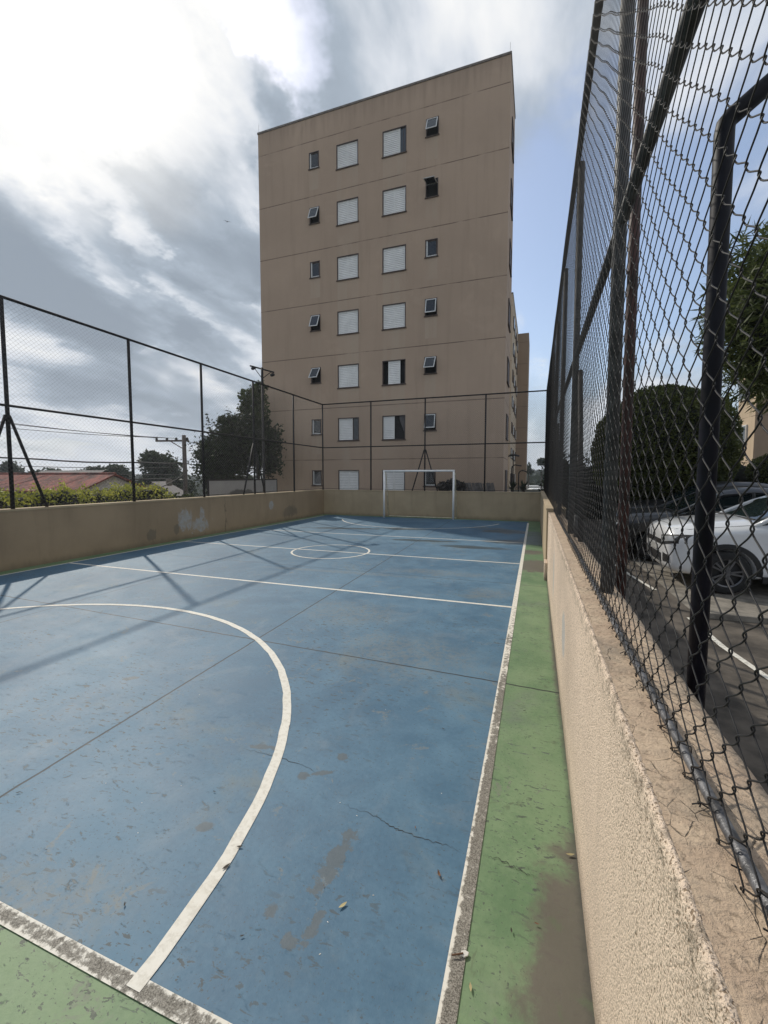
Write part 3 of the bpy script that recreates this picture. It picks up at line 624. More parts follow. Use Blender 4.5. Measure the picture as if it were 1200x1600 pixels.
# right fence, right beside the camera
rf = empty('chain_link_fence', (0.33, 8, WZ), 0, 'tall weathered chain link fence rising beside the camera on the cream wall', 'fence')
for y in (-0.25, 2.53, 5.05, 7.45, 9.9, 12.4, 14.9): pipe('post', M_GALV, rf, [(0.375, y, WZ-0.02 if y < 7.8 else 1.19), (0.375, y, FT-0.005)], 0.033, 16)
pipe('post', M_STEEL, rf, [(0.36, YF+0.03, WZ), (0.36, YF+0.03, FT)], 0.03)
pipe('top_rail', M_STEEL, rf, [(0.335, -2, FT), (0.335, YF, FT)], 0.028); pipe('mid_rail', M_GALV, rf, [(0.385, -2, FM), (0.385, YF, FM)], 0.027, 16)
yy = np.arange(-2, 7.9, 0.15)
pipe('bottom_rail', M_RAILB, rf, [(0.318+0.0035*math.sin(y*2.1), y, 1.150+0.003*math.sin(y*3.3)) for y in yy], 0.0105, 10)
for y in (5.05, 9.9):
    for s in (-1, 1): pipe('brace', M_STEEL, rf, [(0.42, y+s*0.03, FM-0.18), (0.42, y+s*0.6, WZ-0.01 if y < 7 else 1.19)], 0.026)
pipe('post_stub', M_GALV, rf, [(0.40, 4.75, WZ-0.02), (0.40, 4.75, WZ+0.22)], 0.02)
chain('wire_mesh', rf, (0.305, -1.5, 1.132), (0, 1, 0), (-1, 0, 0), 6.0, FT-1.16, r=0.00150, detail=True, sides=5, bulge=0.006)
chain('wire_mesh', rf, (0.305, 4.5, 1.145), (0, 1, 0), (-1, 0, 0), YF-4.5, FT-1.18, r=0.0015, bulge=0.004)
# cut wire ends twisted round the bottom rail
rnd = random.Random(5)
for i in range(140):
    y = -1.5+i*0.088+rnd.uniform(-.006, .006)
    if y > 4.0: break
    if y < -1.2: continue
    k = rnd.uniform(-0.03, 0.03); L = rf.location; mb = MB()
    p = [(0.306, y, 1.175), (0.330, y+k*0.4, 1.166), (0.333, y+k*0.7, 1.146), (0.318, y+k, 1.136), (0.303, y+k*1.1, 1.142)]
    if i % 3 == 0: p.append((0.303-rnd.uniform(0.004, 0.013), y+k*1.3+rnd.uniform(-.012, .012), 1.136+rnd.uniform(-0.003, 0.004)))
    mb.tube([Vector(q)-L for q in p], 0.0015, 5)
    mb.build('wire_tie', M_WIRE, rf, smooth=True)
# posts outside the wall
p = empty('steel_post', (0.50, 1.58, 0), 0, 'thick blue-black steel post with a bent-over top, close behind the wire mesh', 'post')
pipe('post_shaft', M_BLACKP, p, [(0.50, 1.58, -0.02), (0.50, 1.58, 2.765), (0.503, 1.58, 2.785), (0.515, 1.578, 2.80), (0.95, 1.56, 3.13)], 0.0255, 20)
pipe('base_plate', M_BLACKP, p, [(0.50, 1.58, -0.01), (0.50, 1.58, 0.006)], 0.09, 16)
p = empty('steel_post', (0.52, 2.98, 0), 0, 'rust red steel post standing just behind the grey fence post', 'post')
pipe('post_shaft', M_RUST, p, [(0.52, 2.98, -0.02), (0.52, 2.98, 5.6)], 0.030, 16); pipe('base_plate', M_RUST, p, [(0.52, 2.98, -0.01), (0.52, 2.98, 0.006)], 0.08, 16)

# ------------------------------------------------------------------ goal
g = empty('futsal_goal', (-4.58, 17.0, 0), 0, 'white tube futsal goal without a net in front of the end wall', 'goal')
for x in (-6.06, -3.10): pipe('goal_post', M_GOAL, g, [(x, 16.98, 0), (x, 16.98, 1.97)], 0.040, 14)
pipe('crossbar', M_GOAL, g, [(-6.10, 16.98, 1.97), (-3.06, 16.98, 1.97)], 0.040, 14)
for x in (-6.06, -3.10): pipe('back_stay', M_GOALB, g, [(x+0.02, 17.0, 1.93), (x+0.04, 17.10, 1.86), (x+0.06, 17.40, 0.03)], 0.016, 8)
pipe('back_bar', M_GOALB, g, [(-6.02, 17.40, 0.03), (-3.04, 17.40, 0.03)], 0.014, 8)

# ------------------------------------------------------------------ apartment block
BX0, BX1, BY0, BY1, BZ = -14.94, -1.47, 21.0, 24.65, 20.72
COLW = {'sl': (-11.745, -11.175, 0.82), 'bl': (-10.13, -8.93, 1.19), 'br': (-7.58, -6.365, 1.21), 'sr': (-5.35, -4.755, 0.81)}
TOPZ = [18.87-2.8*k for k in range(7)]
def facade():
    blk = empty('apartment_block', ((BX0+BX1)/2, BY0, 0), 0, 'tan seven storey apartment block with white shutters behind the court', 'building')
    L = blk.location
    openings = [(c, k, x0, x1, TOPZ[k]-h, TOPZ[k]) for c, (x0, x1, h) in COLW.items() for k in range(7)]
    xs = sorted({BX0, BX1, *[v for o in COLW.values() for v in o[:2]]})
    zs = sorted({-0.5, BZ-0.10, *[round(v, 4) for o in openings for v in o[4:6]], *[TOPZ[k]-1.9 for k in range(7)]})
    mb = MB(); wash = []
    def isop(xm, zm): return any(o[2] < xm < o[3] and o[4] < zm < o[5] for o in openings)
    for i in range(len(xs)-1):
        for j in range(len(zs)-1):
            x0, x1, z0, z1 = xs[i], xs[i+1], zs[j], zs[j+1]; xm, zm = (x0+x1)/2, (z0+z1)/2
            if isop(xm, zm): continue
            mb.quad((x0-L.x, 0, z0), (x1-L.x, 0, z0), (x1-L.x, 0, z1), (x0-L.x, 0, z1))
            wcol = any(o[2] < xm < o[3] and o[4]-1.25 < zm < o[4] for o in openings); wash.append(1.0 if wcol else 0.0)
    dpt = 0.13
    for (c, k, x0, x1, z0, z1) in openings:
        a, b_ = x0-L.x, x1-L.x
        for q in (((a,0,z0),(a,dpt,z0),(a,dpt,z1),(a,0,z1)), ((b_,0,z0),(b_,dpt,z0),(b_,dpt,z1),(b_,0,z1)), ((a,0,z0),(b_,0,z0),(b_,dpt,z0),(a,dpt,z0)), ((a,0,z1),(b_,0,z1),(b_,dpt,z1),(a,dpt,z1))):
            mb.quad(*q); wash.append(0.0)
    d = BY1-BY0; X0, X1 = BX0-L.x, BX1-L.x
    for q in (((X0,0,-.5),(X0,d,-.5),(X0,d,BZ-.1),(X0,0,BZ-.1)), ((X1,0,-.5),(X1,d,-.5),(X1,d,BZ-.1),(X1,0,BZ-.1)), ((X0,d,-.5),(X1,d,-.5),(X1,d,BZ-.1),(X0,d,BZ-.1)), ((X0,0,BZ-.1),(X1,0,BZ-.1),(X1,d,BZ-.1),(X0,d,BZ-.1))):
        mb.quad(*q); wash.append(0.0)
    o = mb.build('wall', M_FAC, blk, fix=False)
    at = o.data.attributes.new('wash', 'FLOAT', 'FACE'); at.data.foreach_set('value', wash)
    # rear wing, set back from the corner
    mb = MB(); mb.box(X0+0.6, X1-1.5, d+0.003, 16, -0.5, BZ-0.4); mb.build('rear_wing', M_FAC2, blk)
    mb = MB(); mb.box(X0-0.03, X1+0.03, -0.03, d+0.03, BZ-0.10, BZ); mb.build('roof_cap', M_CAP, blk)
    for x in (X0+0.03, X1-0.05):
        mb = MB(); mb.tube([(x, 0.05, BZ), (x, 0.05, BZ+0.45)], 0.006, 6); mb.build('lightning_rod', M_STEEL, blk)
    # black panels behind the panes stand in for the shade of unlit rooms
    state = {'sl': ['c', 'o', 'c', 'o', 'O', 'c', 'c'], 'sr': ['o', 'O2', 'c', 'o1', 'O', 'o1', 'c'],
             'bl': ['s', 's', 's', 's', 's', 'sr', 's'], 'br': ['sg', 's', 's', 's', 'mid', 'cur', 's']}
    def slats(x0, x1, z0, z1, y, name, par):
        mb = MB(); n = 13; hh = (z1-z0)/n
        for i in range(n):
            a = z0+i*hh
            mb.quad((x0, y, a), (x1, y, a), (x1, y+0.014, a+hh*0.90), (x0, y+0.014, a+hh*0.90)); mb.quad((x0, y, a), (x1, y, a), (x1, y+0.035, a), (x0, y+0.035, a))
        for (a, b_) in ((x0, x0+0.035), (x1-0.035, x1)): mb.box(a, b_, y-0.006, y+0.012, z0, z1)
        mb.box(x0+0.035, x1-0.035, y-0.006, y+0.012, z0, z0+0.03); mb.box(x0+0.035, x1-0.035, y-0.006, y+0.012, z1-0.03, z1)
        return mb.build(name, M_SHUT, par)
    for (c, k, x0, x1, z0, z1) in openings:
        st = state[c][k]
        a, b_ = x0-L.x, x1-L.x; fw = 0.028
        mb = MB()   # frame lining of the opening, standing a little proud
        mb.box(a-0.014, a+fw, -0.012, dpt-0.01, z0, z1+0.012); mb.box(b_-fw, b_+0.014, -0.012, dpt-0.01, z0, z1+0.012)
        mb.box(a+fw, b_-fw, -0.012, dpt-0.01, z1-fw, z1+0.012); mb.box(a+fw, b_-fw, -0.012, dpt-0.01, z0, z0+0.02)
        win = mb.build('window', M_FRAME, blk)
        mb = MB(); mb.box(a-0.05, b_+0.05, -0.045, 0.0-0.013, z0-0.055, z0-0.002); mb.build('sill', M_SILL, win)
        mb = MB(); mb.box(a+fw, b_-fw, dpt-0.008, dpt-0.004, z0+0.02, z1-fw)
        mb.build('room_shade_panel', M_ROOM, win)
        i0, i1, j0, j1 = a+fw+0.004, b_-fw-0.004, z0+0.024, z1-fw-0.004
        wd = i1-i0
        if c in ('bl', 'br'):
            mid = (i0+i1)/2
            if st == 's': slats(i0, mid, j0, j1, 0.04, 'shutter', win); slats(mid+0.004, i1, j0, j1, 0.046, 'shutter', win)
            elif st == 'sr':
                slats(i0, i0+wd*0.70, j0, j1, 0.04, 'shutter', win)
                mb = MB(); mb.box(i0+wd*0.72, i1, 0.075, 0.08, j0, j1); mb.build('pane', M_PANE, win)
                mb = MB(); mb.box(i0+wd*0.70+0.003, i0+wd*0.73, 0.05, 0.074, j0, j1); mb.build('stile', M_FRAME, win)
            elif st == 'sg':
                slats(i0, i0+wd*0.76, j0, j1, 0.04, 'shutter', win)
                mb = MB(); mb.box(i0+wd*0.79, i1, 0.05, 0.055, j0, j1); mb.build('pane', M_PANEB, win)
                mb = MB(); mb.box(i0+wd*0.885, i0+wd*0.905, 0.03, 0.049, j0, j1); mb.build('stile', M_FRAME, win)
            elif st == 'mid':
                slats(i0+wd*0.23, i0+wd*0.79, j0, j1, 0.04, 'shutter', win)
            elif st == 'cur':
                slats(i0, i0+wd*0.53, j0, j1, 0.04, 'shutter', win)
                mb = MB()
                for i in range(5):
                    t = i/5; xa = i0+wd*(0.76+0.045*i); mb.tube([(xa, 0.09, j1), (xa+wd*0.05, 0.09, j1-0.3), (xa+wd*(0.16-0.03*i), 0.09, j1-0.62), (xa+wd*(0.19-0.035*i), 0.09, j1-0.75)], [0.03, 0.028, 0.014, 0.02], 6)
                mb.build('curtain', M_CURTAIN, win)
        else:
            ang = {'c': 0, 'o': 24, 'o1': 14, 'O': 34, 'O2': 80}[st]; ca, sa = math.cos(math.radians(ang)), math.sin(math.radians(ang))
            top = j1-0.20 if st == 'O2' else j1; hh = (j1-j0)*(0.98 if st in ('c',) else 0.93)
            ybase = 0.05 if st == 'c' else 0.0
            def T(u, v, n):  # local sash coords hinged on its top edge
                return (u, ybase-(v*sa)-n*ca, top-v*ca+n*sa)
            mb = MB()
            for (u0, u1, v0, v1) in ((i0, i0+0.04, 0, hh), (i1-0.04, i1, 0, hh), (i0+0.04, i1-0.04, 0, 0.04), (i0+0.04, i1-0.04, hh-0.045, hh)):
                n0 = len(mb.v); pts = [T(u, v, n) for n in (0, 0.025) for (u, v) in ((u0, v0), (u1, v0), (u1, v1), (u0, v1))]; mb.v += pts
                for q in ((0,3,2,1),(4,5,6,7),(0,1,5,4),(1,2,6,5),(2,3,7,6),(3,0,4,7)): mb.f.append(tuple(n0+i for i in q))
            mb.build('sash', M_ALU if st != 'c' else M_SILL, win)
            mb = MB(); mb.quad(T(i0+0.04, 0.04, 0.01), T(i1-0.04, 0.04, 0.01), T(i1-0.04, hh-0.045, 0.01), T(i0+0.04, hh-0.045, 0.01)); mb.build('pane', M_PANE, win)
            if st == 'c':
                mb = MB(); mb.box(i0, i0+0.07, 0.02, 0.045, j0, j1); mb.box(i0+0.07, i1, 0.02, 0.045, j0, j0+0.05); mb.build('jamb', M_ALU if k == 6 or (c == 'sl' and k in (0, 2, 5)) or k == 2 else M_FRAME, win)
    # windows in the side face, seen edge on
    for k in range(7):
        z1 = TOPZ[k]
        mb = MB(); mb.box(X1+0.002, X1+0.05, 1.2, 1.26, z1-1.2, z1); mb.box(X1+0.002, X1+0.05, 2.44, 2.5, z1-1.2, z1); mb.box(X1+0.002, X1+0.05, 1.26, 2.44, z1-0.05, z1); mb.box(X1+0.002, X1+0.07, 1.15, 2.55, z1-1.26, z1-1.2)
        win = mb.build('window', M_FRAME, blk)
        mb = MB(); mb.box(X1+0.004, X1+0.02, 1.26, 2.44, z1-1.2, z1-0.05); mb.build('pane', M_FRAME, win)
    return blk
facade()
# second block further back: cream lit side with windows, tan wing at its far end
b2 = empty('apartment_block', (-8, 47, 0), 0, 'cream apartment block far behind, seen past the right edge of the tall tan block', 'building')
def bpart(name, mat, par, x0, x1, y0, y1, z0, z1): return part_box(name, mat, par, x0, x1, y0, y1, z0, z1)
o = bpart('wall', M_CREAM, b2, -16, -2.65, 47, 61, -6, 20.6); o = bpart('wing', M_FAC2, b2, -2.645, -1.27, 60.2, 66, -6, 20.6)
bpart('roof_cap', M_SILL, b2, -16.03, -2.62, 46.97, 60.19, 20.602, 20.72)
for k in range(7):
    for y in (48.6, 51.4, 54.2, 57.4):
        win = bpart('window', M_FRAME, b2, -2.648, -2.56, y, y+1.2, TOPZ[k]-1.2, TOPZ[k])
        mb = MB(); mb.box(-2.559+8, -2.54+8, y-47+0.08, y-47+1.12, TOPZ[k]-1.1, TOPZ[k]-0.08); mb.build('pane', M_ALU if (k+int(y)) % 2 else M_PANE, win)
# tan block across the parking
b3 = empty('apartment_block', (18, 32, 0), 0, 'tan building beyond the car park at the right edge, its side in sun', 'building')
bpart('wall', M_FAC2, b3, 12.43, 24, 32, 34.4, -0.5, 8.6); bpart('roof_cap', M_SILL, b3, 12.38, 24.05, 31.95, 34.45, 8.602, 8.75)
mb = MB(); mb.quad((12.427-18, 0.02, -0.5), (12.427-18, 2.38, -0.5), (12.427-18, 2.38, 8.55), (12.427-18, 0.02, 8.55)); mb.build('sunlit_side_sheet', M_CREAM, b3)  # cream sheet over the tan side wall, sunlight put into its colour
for z in (1.2, 3.8, 6.6):
    for y in (32.9,):
        win = bpart('window', M_ALU, b3, 12.33, 12.424, y, y+1.3, z, z+1.2)
        mb = MB(); mb.box(12.32-18, 12.328-18, y-32+0.08, y-32+1.22, z+0.08, z+1.12); mb.build('pane', M_PANEB, win)
    for x in (14.5, 18.5):
        win = bpart('window', M_FRAME, b3, x, x+1.2, 31.93, 31.998, z, z+1.2)
        mb = MB(); mb.box(x+0.06-18, x+1.14-18, -0.08, -0.072, z+0.06, z+1.14); mb.build('pane', M_SHUT, win)

# ------------------------------------------------------------------ plants
def leaves(name, mat, par, blobs, n, size, asp=0.5, shell=0.65, droop=0.0, seed=1, longleaf=False, up=0.0, noise_amp=0.18):
    r = np.random.default_rng(seed); bl = np.array([(b[0],b[1],b[2],b[3],b[4],b[5]) for b in blobs], float)
    vol = bl[:, 3]*bl[:, 4]*bl[:, 5]; idx = r.choice(len(bl), n, p=vol**0.75/np.sum(vol**0.75))
    d = r.normal(size=(n, 3)); d /= np.linalg.norm(d, axis=1)[:, None]
    lump = 1+noise_amp*(np.sin(d[:, 0]*7+idx*2.1)*np.sin(d[:, 1]*6+idx)+0.6*np.sin(d[:, 2]*13+d[:, 0]*11+idx*3.7))
    rad = (shell+(1-shell)*r.random(n)**0.7)*lump
    c = bl[idx, :3]+d*bl[idx, 3:6]*rad[:, None]
    t = r.normal(size=(n, 3)); t = t*0.8+d*0.7; t[:, 2] += up-droop; t /= np.linalg.norm(t, axis=1)[:, None]
    s = np.cross(t, r.normal(size=(n, 3))); s /= np.linalg.norm(s, axis=1)[:, None]
    nn = np.cross(t, s)
    L = size*(0.6+0.8*r.random(n)); W = L*asp
    p0 = c-t*L[:, None]*0.5; p1 = c+s*W[:, None]*0.5+nn*W[:, None]*0.12; p2 = c+t*L[:, None]*0.5; p3 = c-s*W[:, None]*0.5+nn*W[:, None]*0.12
    V = np.stack([p0, p1, p2, p3], 1).reshape(-1, 3)-np.array(par.location)
    F = np.arange(4*n).reshape(-1, 4)
    me = bpy.data.meshes.new(name)
    me.vertices.add(len(V)); me.vertices.foreach_set('co', V.astype(np.float32).ravel())
    me.loops.add(F.size); me.loops.foreach_set('vertex_index', F.astype(np.int32).ravel())
    me.polygons.add(n); me.polygons.foreach_set('loop_start', np.arange(0, 4*n, 4, dtype=np.int32))
    me.update(calc_edges=True)
    return link_mesh(name, me, mat, par)
def trunk(par, base, top, r0, r1, limbs, seed=0):
    rnd = random.Random(seed); mb = MB(); L = Vector(par.location); b = Vector(base); t = Vector(top)
    pts = [b+(t-b)*k/5+Vector((rnd.uniform(-.06,.06), rnd.uniform(-.06,.06), 0))*(1 if 0 < k < 5 else 0) for k in range(6)]
    mb.tube([p-L for p in pts], [r0+(r1-r0)*k/5 for k in range(6)], 9)
    for e_ in limbs:
        e_ = Vector(e_); s0 = b+(t-b)*rnd.uniform(0.55, 0.95); mid = (s0+e_)/2+Vector((rnd.uniform(-.15,.15), rnd.uniform(-.15,.15), 0.1))
        mb.tube([s0-L, mid-L, e_-L], [r1*0.8, r1*0.5, r1*0.15], 6)
    return mb.build('trunk', M_BARK, par, smooth=True)
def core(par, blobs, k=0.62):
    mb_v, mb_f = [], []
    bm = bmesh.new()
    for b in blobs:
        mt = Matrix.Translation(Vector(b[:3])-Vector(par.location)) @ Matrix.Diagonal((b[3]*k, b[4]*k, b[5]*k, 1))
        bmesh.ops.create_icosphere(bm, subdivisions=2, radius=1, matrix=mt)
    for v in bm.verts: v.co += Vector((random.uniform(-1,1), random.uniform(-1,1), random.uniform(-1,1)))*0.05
    me = bpy.data.meshes.new('crown_shade_core'); bm.to_mesh(me); bm.free()
    return link_mesh('crown_shade_core', me, M_CORE, par)
def tree(label, base, blobs, mat, n, size, name='tree', cat='tree', group=None, asp=0.5, shell=0.55, tr=(0.12, 0.06), seed=1, corek=0.6, **kw):
    t = empty(name, base, 0, label, cat, group)
    leaves('crown', mat, t, blobs, n, size, asp, shell, seed=seed, **kw)
    mid = Vector(blobs[0][:3]); trunk(t, base, (mid.x, mid.y, mid.z), tr[0], tr[1], [b[:3] for b in blobs[1:6]]+[(mid.x+blobs[0][3]*0.6, mid.y, mid.z+blobs[0][5]*0.4)], seed)
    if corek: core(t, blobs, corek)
    return t
# dark bushy tree between the left wall and the block, with a taller slim one behind it
tree('dark bushy tree beside the left edge of the apartment block', (-15.6, 18.9, -3.4),
     [(-15.9,18.9,2.9,1.7,1.3,1.7),(-14.6,18.8,3.4,1.35,1.2,1.5),(-16.7,18.9,2.0,1.0,1.0,1.5),(-13.5,18.9,3.6,1.1,0.9,0.9),(-15.3,18.8,4.4,0.75,0.7,0.75),(-13.1,18.9,2.5,0.75,0.7,0.8),(-16.6,18.9,3.3,0.7,.7,.7),(-15.9,18.8,4.75,.35,.35,.3),(-14.3,18.8,4.75,.4,.35,.35),(-12.75,18.8,3.9,.35,.3,.3),(-12.6,18.8,3.2,.35,.3,.25),(-17.4,18.8,2.9,.4,.4,.4)], L_DARK, 15000, 0.17, seed=3, corek=0.66, noise_amp=0.3)
tree('taller slim leafy tree rising behind the floodlight mast', (-14.4, 19.6, -3.4),
     [(-14.3,19.6,5.7,0.55,0.5,0.75),(-14.75,19.6,6.0,0.6,0.5,0.5),(-14.1,19.6,6.5,0.4,0.4,0.35),(-14.1,19.6,4.7,0.5,0.5,0.7),(-15.05,19.6,5.4,0.4,.4,.35),(-14.7,19.6,5.0,.35,.35,.35)], L_MID, 2900, 0.19, seed=4, corek=0.3, noise_amp=.3)
tree('twiggy tree at the left edge of view beyond the fence', (-12.6, 5.7, -2.0), [(-12.5,5.75,3.5,0.45,0.55,0.6),(-12.8,5.6,4.2,.4,.4,.4),(-12.7,5.5,3.0,.5,.5,.5)], L_MID, 900, 0.16, seed=5, corek=0, tr=(0.06, 0.03))
# clipped ball tree and the big long leaved tree in the car park
tree('large clipped dome-shaped tree standing over the parked cars', (3.62, 15.2, 0),
     [(3.62,15.2,2.62,1.94,1.92,1.88),(3.62,15.2,2.1,1.87,1.85,1.3)], L_BALL, 60000, 0.095, seed=6, shell=0.86, corek=0.93, noise_amp=0.03, tr=(0.14, 0.1))
tree('large tree with long narrow drooping leaves above the white car', (4.7, 7.9, 0),
     [(4.1,7.9,4.2,1.75,1.6,1.6),(5.0,8.3,4.8,1.7,1.6,1.8),(3.5,7.6,4.0,1.1,1.1,1.2),(4.65,7.2,3.45,1.1,1.0,0.8)], L_LONG, 42000, 0.22, asp=0.12, seed=7, shell=0.62, corek=0.80, droop=0.25, noise_amp=0.10, tr=(0.16, 0.09))
for i, (x, y, z, r_b, lab) in enumerate(((7.6, 18.0, 1.9, 0.75, 'small clipped round shrub left of its pair, by the tan building'), (8.9, 17.6, 2.0, 0.75, 'small clipped round shrub at the right edge, by the tan building'))):
    tree(lab, (x, y, 0), [(x, y, z, r_b, r_b, r_b*0.85)], L_BALL, 3500, 0.09, name='clipped_shrub', cat='shrub', seed=20+i, shell=0.85, corek=0.85, noise_amp=0.03, tr=(0.06, 0.05), group='clipped round shrubs by the tan building')
h = empty('hedge', (3.5, 19.5, 0), 0, 'tall dark hedge at the back of the car park behind the dome-shaped tree', 'hedge')
hb = [(x, 19.5+0.3*math.sin(x*3), 1.2+0.2*math.sin(x*2.3), 0.75, 0.7, 1.55) for x in np.arange(0.9, 7.5, 0.7)]
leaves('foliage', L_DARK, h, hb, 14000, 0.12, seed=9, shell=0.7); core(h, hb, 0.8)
h = empty('hedge', (-10.4, 6, 0), 0, 'low yellow-green hedge growing along the outside of the left wall', 'hedge')
hb = [(-10.35+0.15*math.sin(y*5), y, 0.82+0.05*math.sin(y*3.1), 0.55, 0.45, 0.66+0.05*math.sin(y*7)) for y in np.arange(2.5, 9.3, 0.32)]
leaves('foliage', L_HEDGE, h, hb, 34000, 0.062, asp=0.62, seed=10, shell=0.75, up=0.3); core(h, hb, 0.82)
h = empty('hedge', (-11.4, 10.5, 0), 0, 'dull grey-green shrubs below the dark tree beyond the left wall', 'shrub')
hb = [(-11.6+0.2*math.sin(y*5), y, 0.6+0.12*math.sin(y*3.1), 0.5, 0.45, 0.62) for y in np.arange(10.0, 12.2, 0.35)]
leaves('foliage', L_MID, h, hb, 2600, 0.12, seed=12, shell=0.7); core(h, hb, 0.8)
# grey shrub, spiky plants and leaning tiles behind the end wall
sh = empty('shrub', (-3.75, 19.0, 0), 0, 'grey leafy shrub behind the end wall right of the goal', 'shrub')
leaves('foliage', leafmat('grey_leaves', (0.05,0.045,0.04), (0.13,0.115,0.10), 5), sh, [(-3.95,19,1.28,0.32,0.3,0.22),(-3.5,19,1.36,0.34,0.3,0.26),(-3.15,19,1.28,.26,.3,.24)], 900, 0.15, asp=0.8, seed=13, shell=0.3)
mb = MB(); mb.tube([(0.1,0,0),(0.15,0,0.7),(0,0,1.1)], [0.03,0.02,0.01], 6); mb.build('stem', M_BARK, sh)
mb = MB(); mb.box(-4.4, -1.3, 18.8, 19.35, -0.1, 1.06); tag(mb.build('planter_ledge', M_CONC, bevel=0.01), 'low concrete planter ledge hidden behind the end wall', 'ledge')
rnd = random.Random(3); tile0 = None
for i in range(13):
    x = -3.15+i*0.122
    if tile0 is None:
        mb = MB(); n = 8
        for k in range(n+1):
            a = -1.0+2.0*k/n
            for z in (0.0, 0.42): mb.v += [(0.075*math.sin(a), 0.05*math.cos(a), z), (0.063*math.sin(a), 0.038*math.cos(a), z)]
        for k in range(n):
            o_ = 4*k
            mb.f += [(o_, o_+4, o_+6, o_+2), (o_+1, o_+3, o_+7, o_+5), (o_+2, o_+6, o_+7, o_+3), (o_, o_+1, o_+5, o_+4)]
        mb.f += [(0, 2, 3, 1), (4*n, 4*n+1, 4*n+3, 4*n+2)]
        tile0 = mb.build('roof_tile', M_TILEG); t = tile0
    else: t = tile0.copy(); COL.objects.link(t)
    t.location = (x, 18.98+rnd.uniform(-.03,.03), 1.06); t.rotation_euler = (math.radians(rnd.uniform(-8,-2)), math.radians(rnd.uniform(-22,-8)), rnd.uniform(-.5,.5))
    tag(t, 'grey curved roof tile leaning in the row behind the end wall', 'roof tile', 'grey tiles leaning in a row behind the end wall')
def spiky(x, y, z, label, seed, R_=0.55):
    rnd = random.Random(seed); e0 = empty('agave_plant', (x, y, 0), 0, label, 'plant'); mb = MB()
    for i in range(42):
        a = rnd.uniform(0, 2*PI); el = rnd.uniform(0.1, 1.35); l = R_*rnd.uniform(.7, 1.1)
        d = Vector((math.cos(a)*math.cos(el), math.sin(a)*math.cos(el), math.sin(el))); s_ = Vector((-math.sin(a), math.cos(a), 0))
        b0 = Vector((0, 0, z)); m_ = b0+d*l*0.5; t_ = b0+d*l+Vector((0, 0, -0.12*l))
        mb.quad(b0-s_*0.02, b0+s_*0.02, m_+s_*0.035, m_-s_*0.035); mb.quad(m_-s_*0.035, m_+s_*0.035, t_)
    mb.build('leaves', L_DARK, e0, fix=False)
    mb = MB(); mb.tube([(0, 0, 0), (0, 0, z+0.03)], [0.10, 0.06], 8); mb.build('stem', M_BARK, e0)
spiky(-0.95, 19.5, 1.14, 'dark spiky plant left of a pair behind the end wall corner', 1); spiky(-0.50, 19.6, 1.14, 'dark spiky plant right of a pair behind the end wall corner', 2)
for i, (x, top, lab) in enumerate(((-1.02, 2.3, 'taller cane-shaped dark pipe beside the spiky plants'), (-0.72, 2.05, 'shorter cane-shaped dark pipe beside the spiky plants'))):
    mb = MB(); pts = [(0, 0, 0), (0, 0, top-0.2)]+[(0.16-0.16*math.cos(a), 0, top-0.2+0.16*math.sin(a)) for a in (0.5, 1.0, 1.5, 2.1)]
    pts += [(0.42, 0, top-0.09)] if i == 0 else [(0.36, 0, top-0.12)]
    mb.tube(pts, 0.024, 8); o = mb.build('vent_pipe', M_STEEL, smooth=True); o.location = (x, 19.8, 0); tag(o, lab, 'pipe', 'cane-shaped pipes behind the end wall')
sl = empty('street_lamp', (-1.32, 27.2, 0), 0, 'thin street lamp with a curved arm beside the cream block', 'street lamp')
mb = MB(); mb.tube([(0,0,-0.2),(0,0,2.75),(-0.02,0,2.95),(-0.12,0,3.02)], 0.03, 8); mb.build('pole', M_STEEL, sl, smooth=True)
mb = MB(); mb.tube([(0.35,0,2.98),(0.1,0,3.05),(-0.15,0,3.05),(-0.4,0,2.9)], [0.05,0.06,0.06,0.03], 8); mb.build('lamp_head', M_PLASTIC, sl, smooth=True)

# ------------------------------------------------------------------ floodlight mast, board, pole, houses on the left
fm = empty('floodlight_mast', (-9.62, 13.52, -0.4), 0, 'dark floodlight mast with two small lamps outside the left wall', 'floodlight')
mb = MB(); mb.tube([(0,0,-3),(0,0,6.15)], [0.055,0.045], 10); mb.build('pole', M_STEEL, fm, smooth=True)
mb = MB(); mb.tube([(-0.42,-0.15,6.22),(0.42,0.15,5.98)], 0.028, 8); mb.build('crossarm', M_STEEL, fm)
for s in (-1, 1):
    mb = MB(); c = Vector((s*0.33, s*0.12+0.05, 6.02-s*0.12)); mb.obox(c, (0.065,0,0.02), (0,0.05,0.0), (-0.01,0.0,0.035)); mb.build('lamp', M_PLASTIC, fm)
    mb = MB(); mb.tube([(s*0.33, s*0.12, 6.09-s*0.10), c], 0.012, 6); mb.build('lamp_bracket', M_STEEL, fm)
    mb = MB(); mb.tube([(s*0.30, s*0.1, 6.08-s*0.10), (0, 0, 5.75)], 0.014, 6); mb.build('arm_stay', M_STEEL, fm)
def boardmat():
    mt, nt, b = newmat('pale_board'); p = opos(nt); s = nd(nt, 'ShaderNodeSeparateXYZ', {0: p})
    w1 = noise(nt, p, 2.2, 6, 0.65); c = mix(nt, w1, (0.26, 0.26, 0.26), (0.42, 0.42, 0.41))
    mk = vmax(nt, blobm(nt, s.outputs[1], s.outputs[2], w1, -0.3, -0.15, 0.7, 0.16, 0, 1.0, 0.2), blobm(nt, s.outputs[1], s.outputs[2], w1, 0.8, -0.22, 0.5, 0.10, 0, 1.0, 0.2))
    c = mix(nt, mth(nt, 'MULTIPLY', mk, 0.8), c, (0.06, 0.06, 0.055)); setin(nt, b, 'Base Color', c); setin(nt, b, 'Roughness', 0.6); return mt
bd = empty('framed_board', (-11.0, 14.26, 1.22), 0, 'pale framed board with dark smudges standing behind the left wall under the bushy tree', 'board')
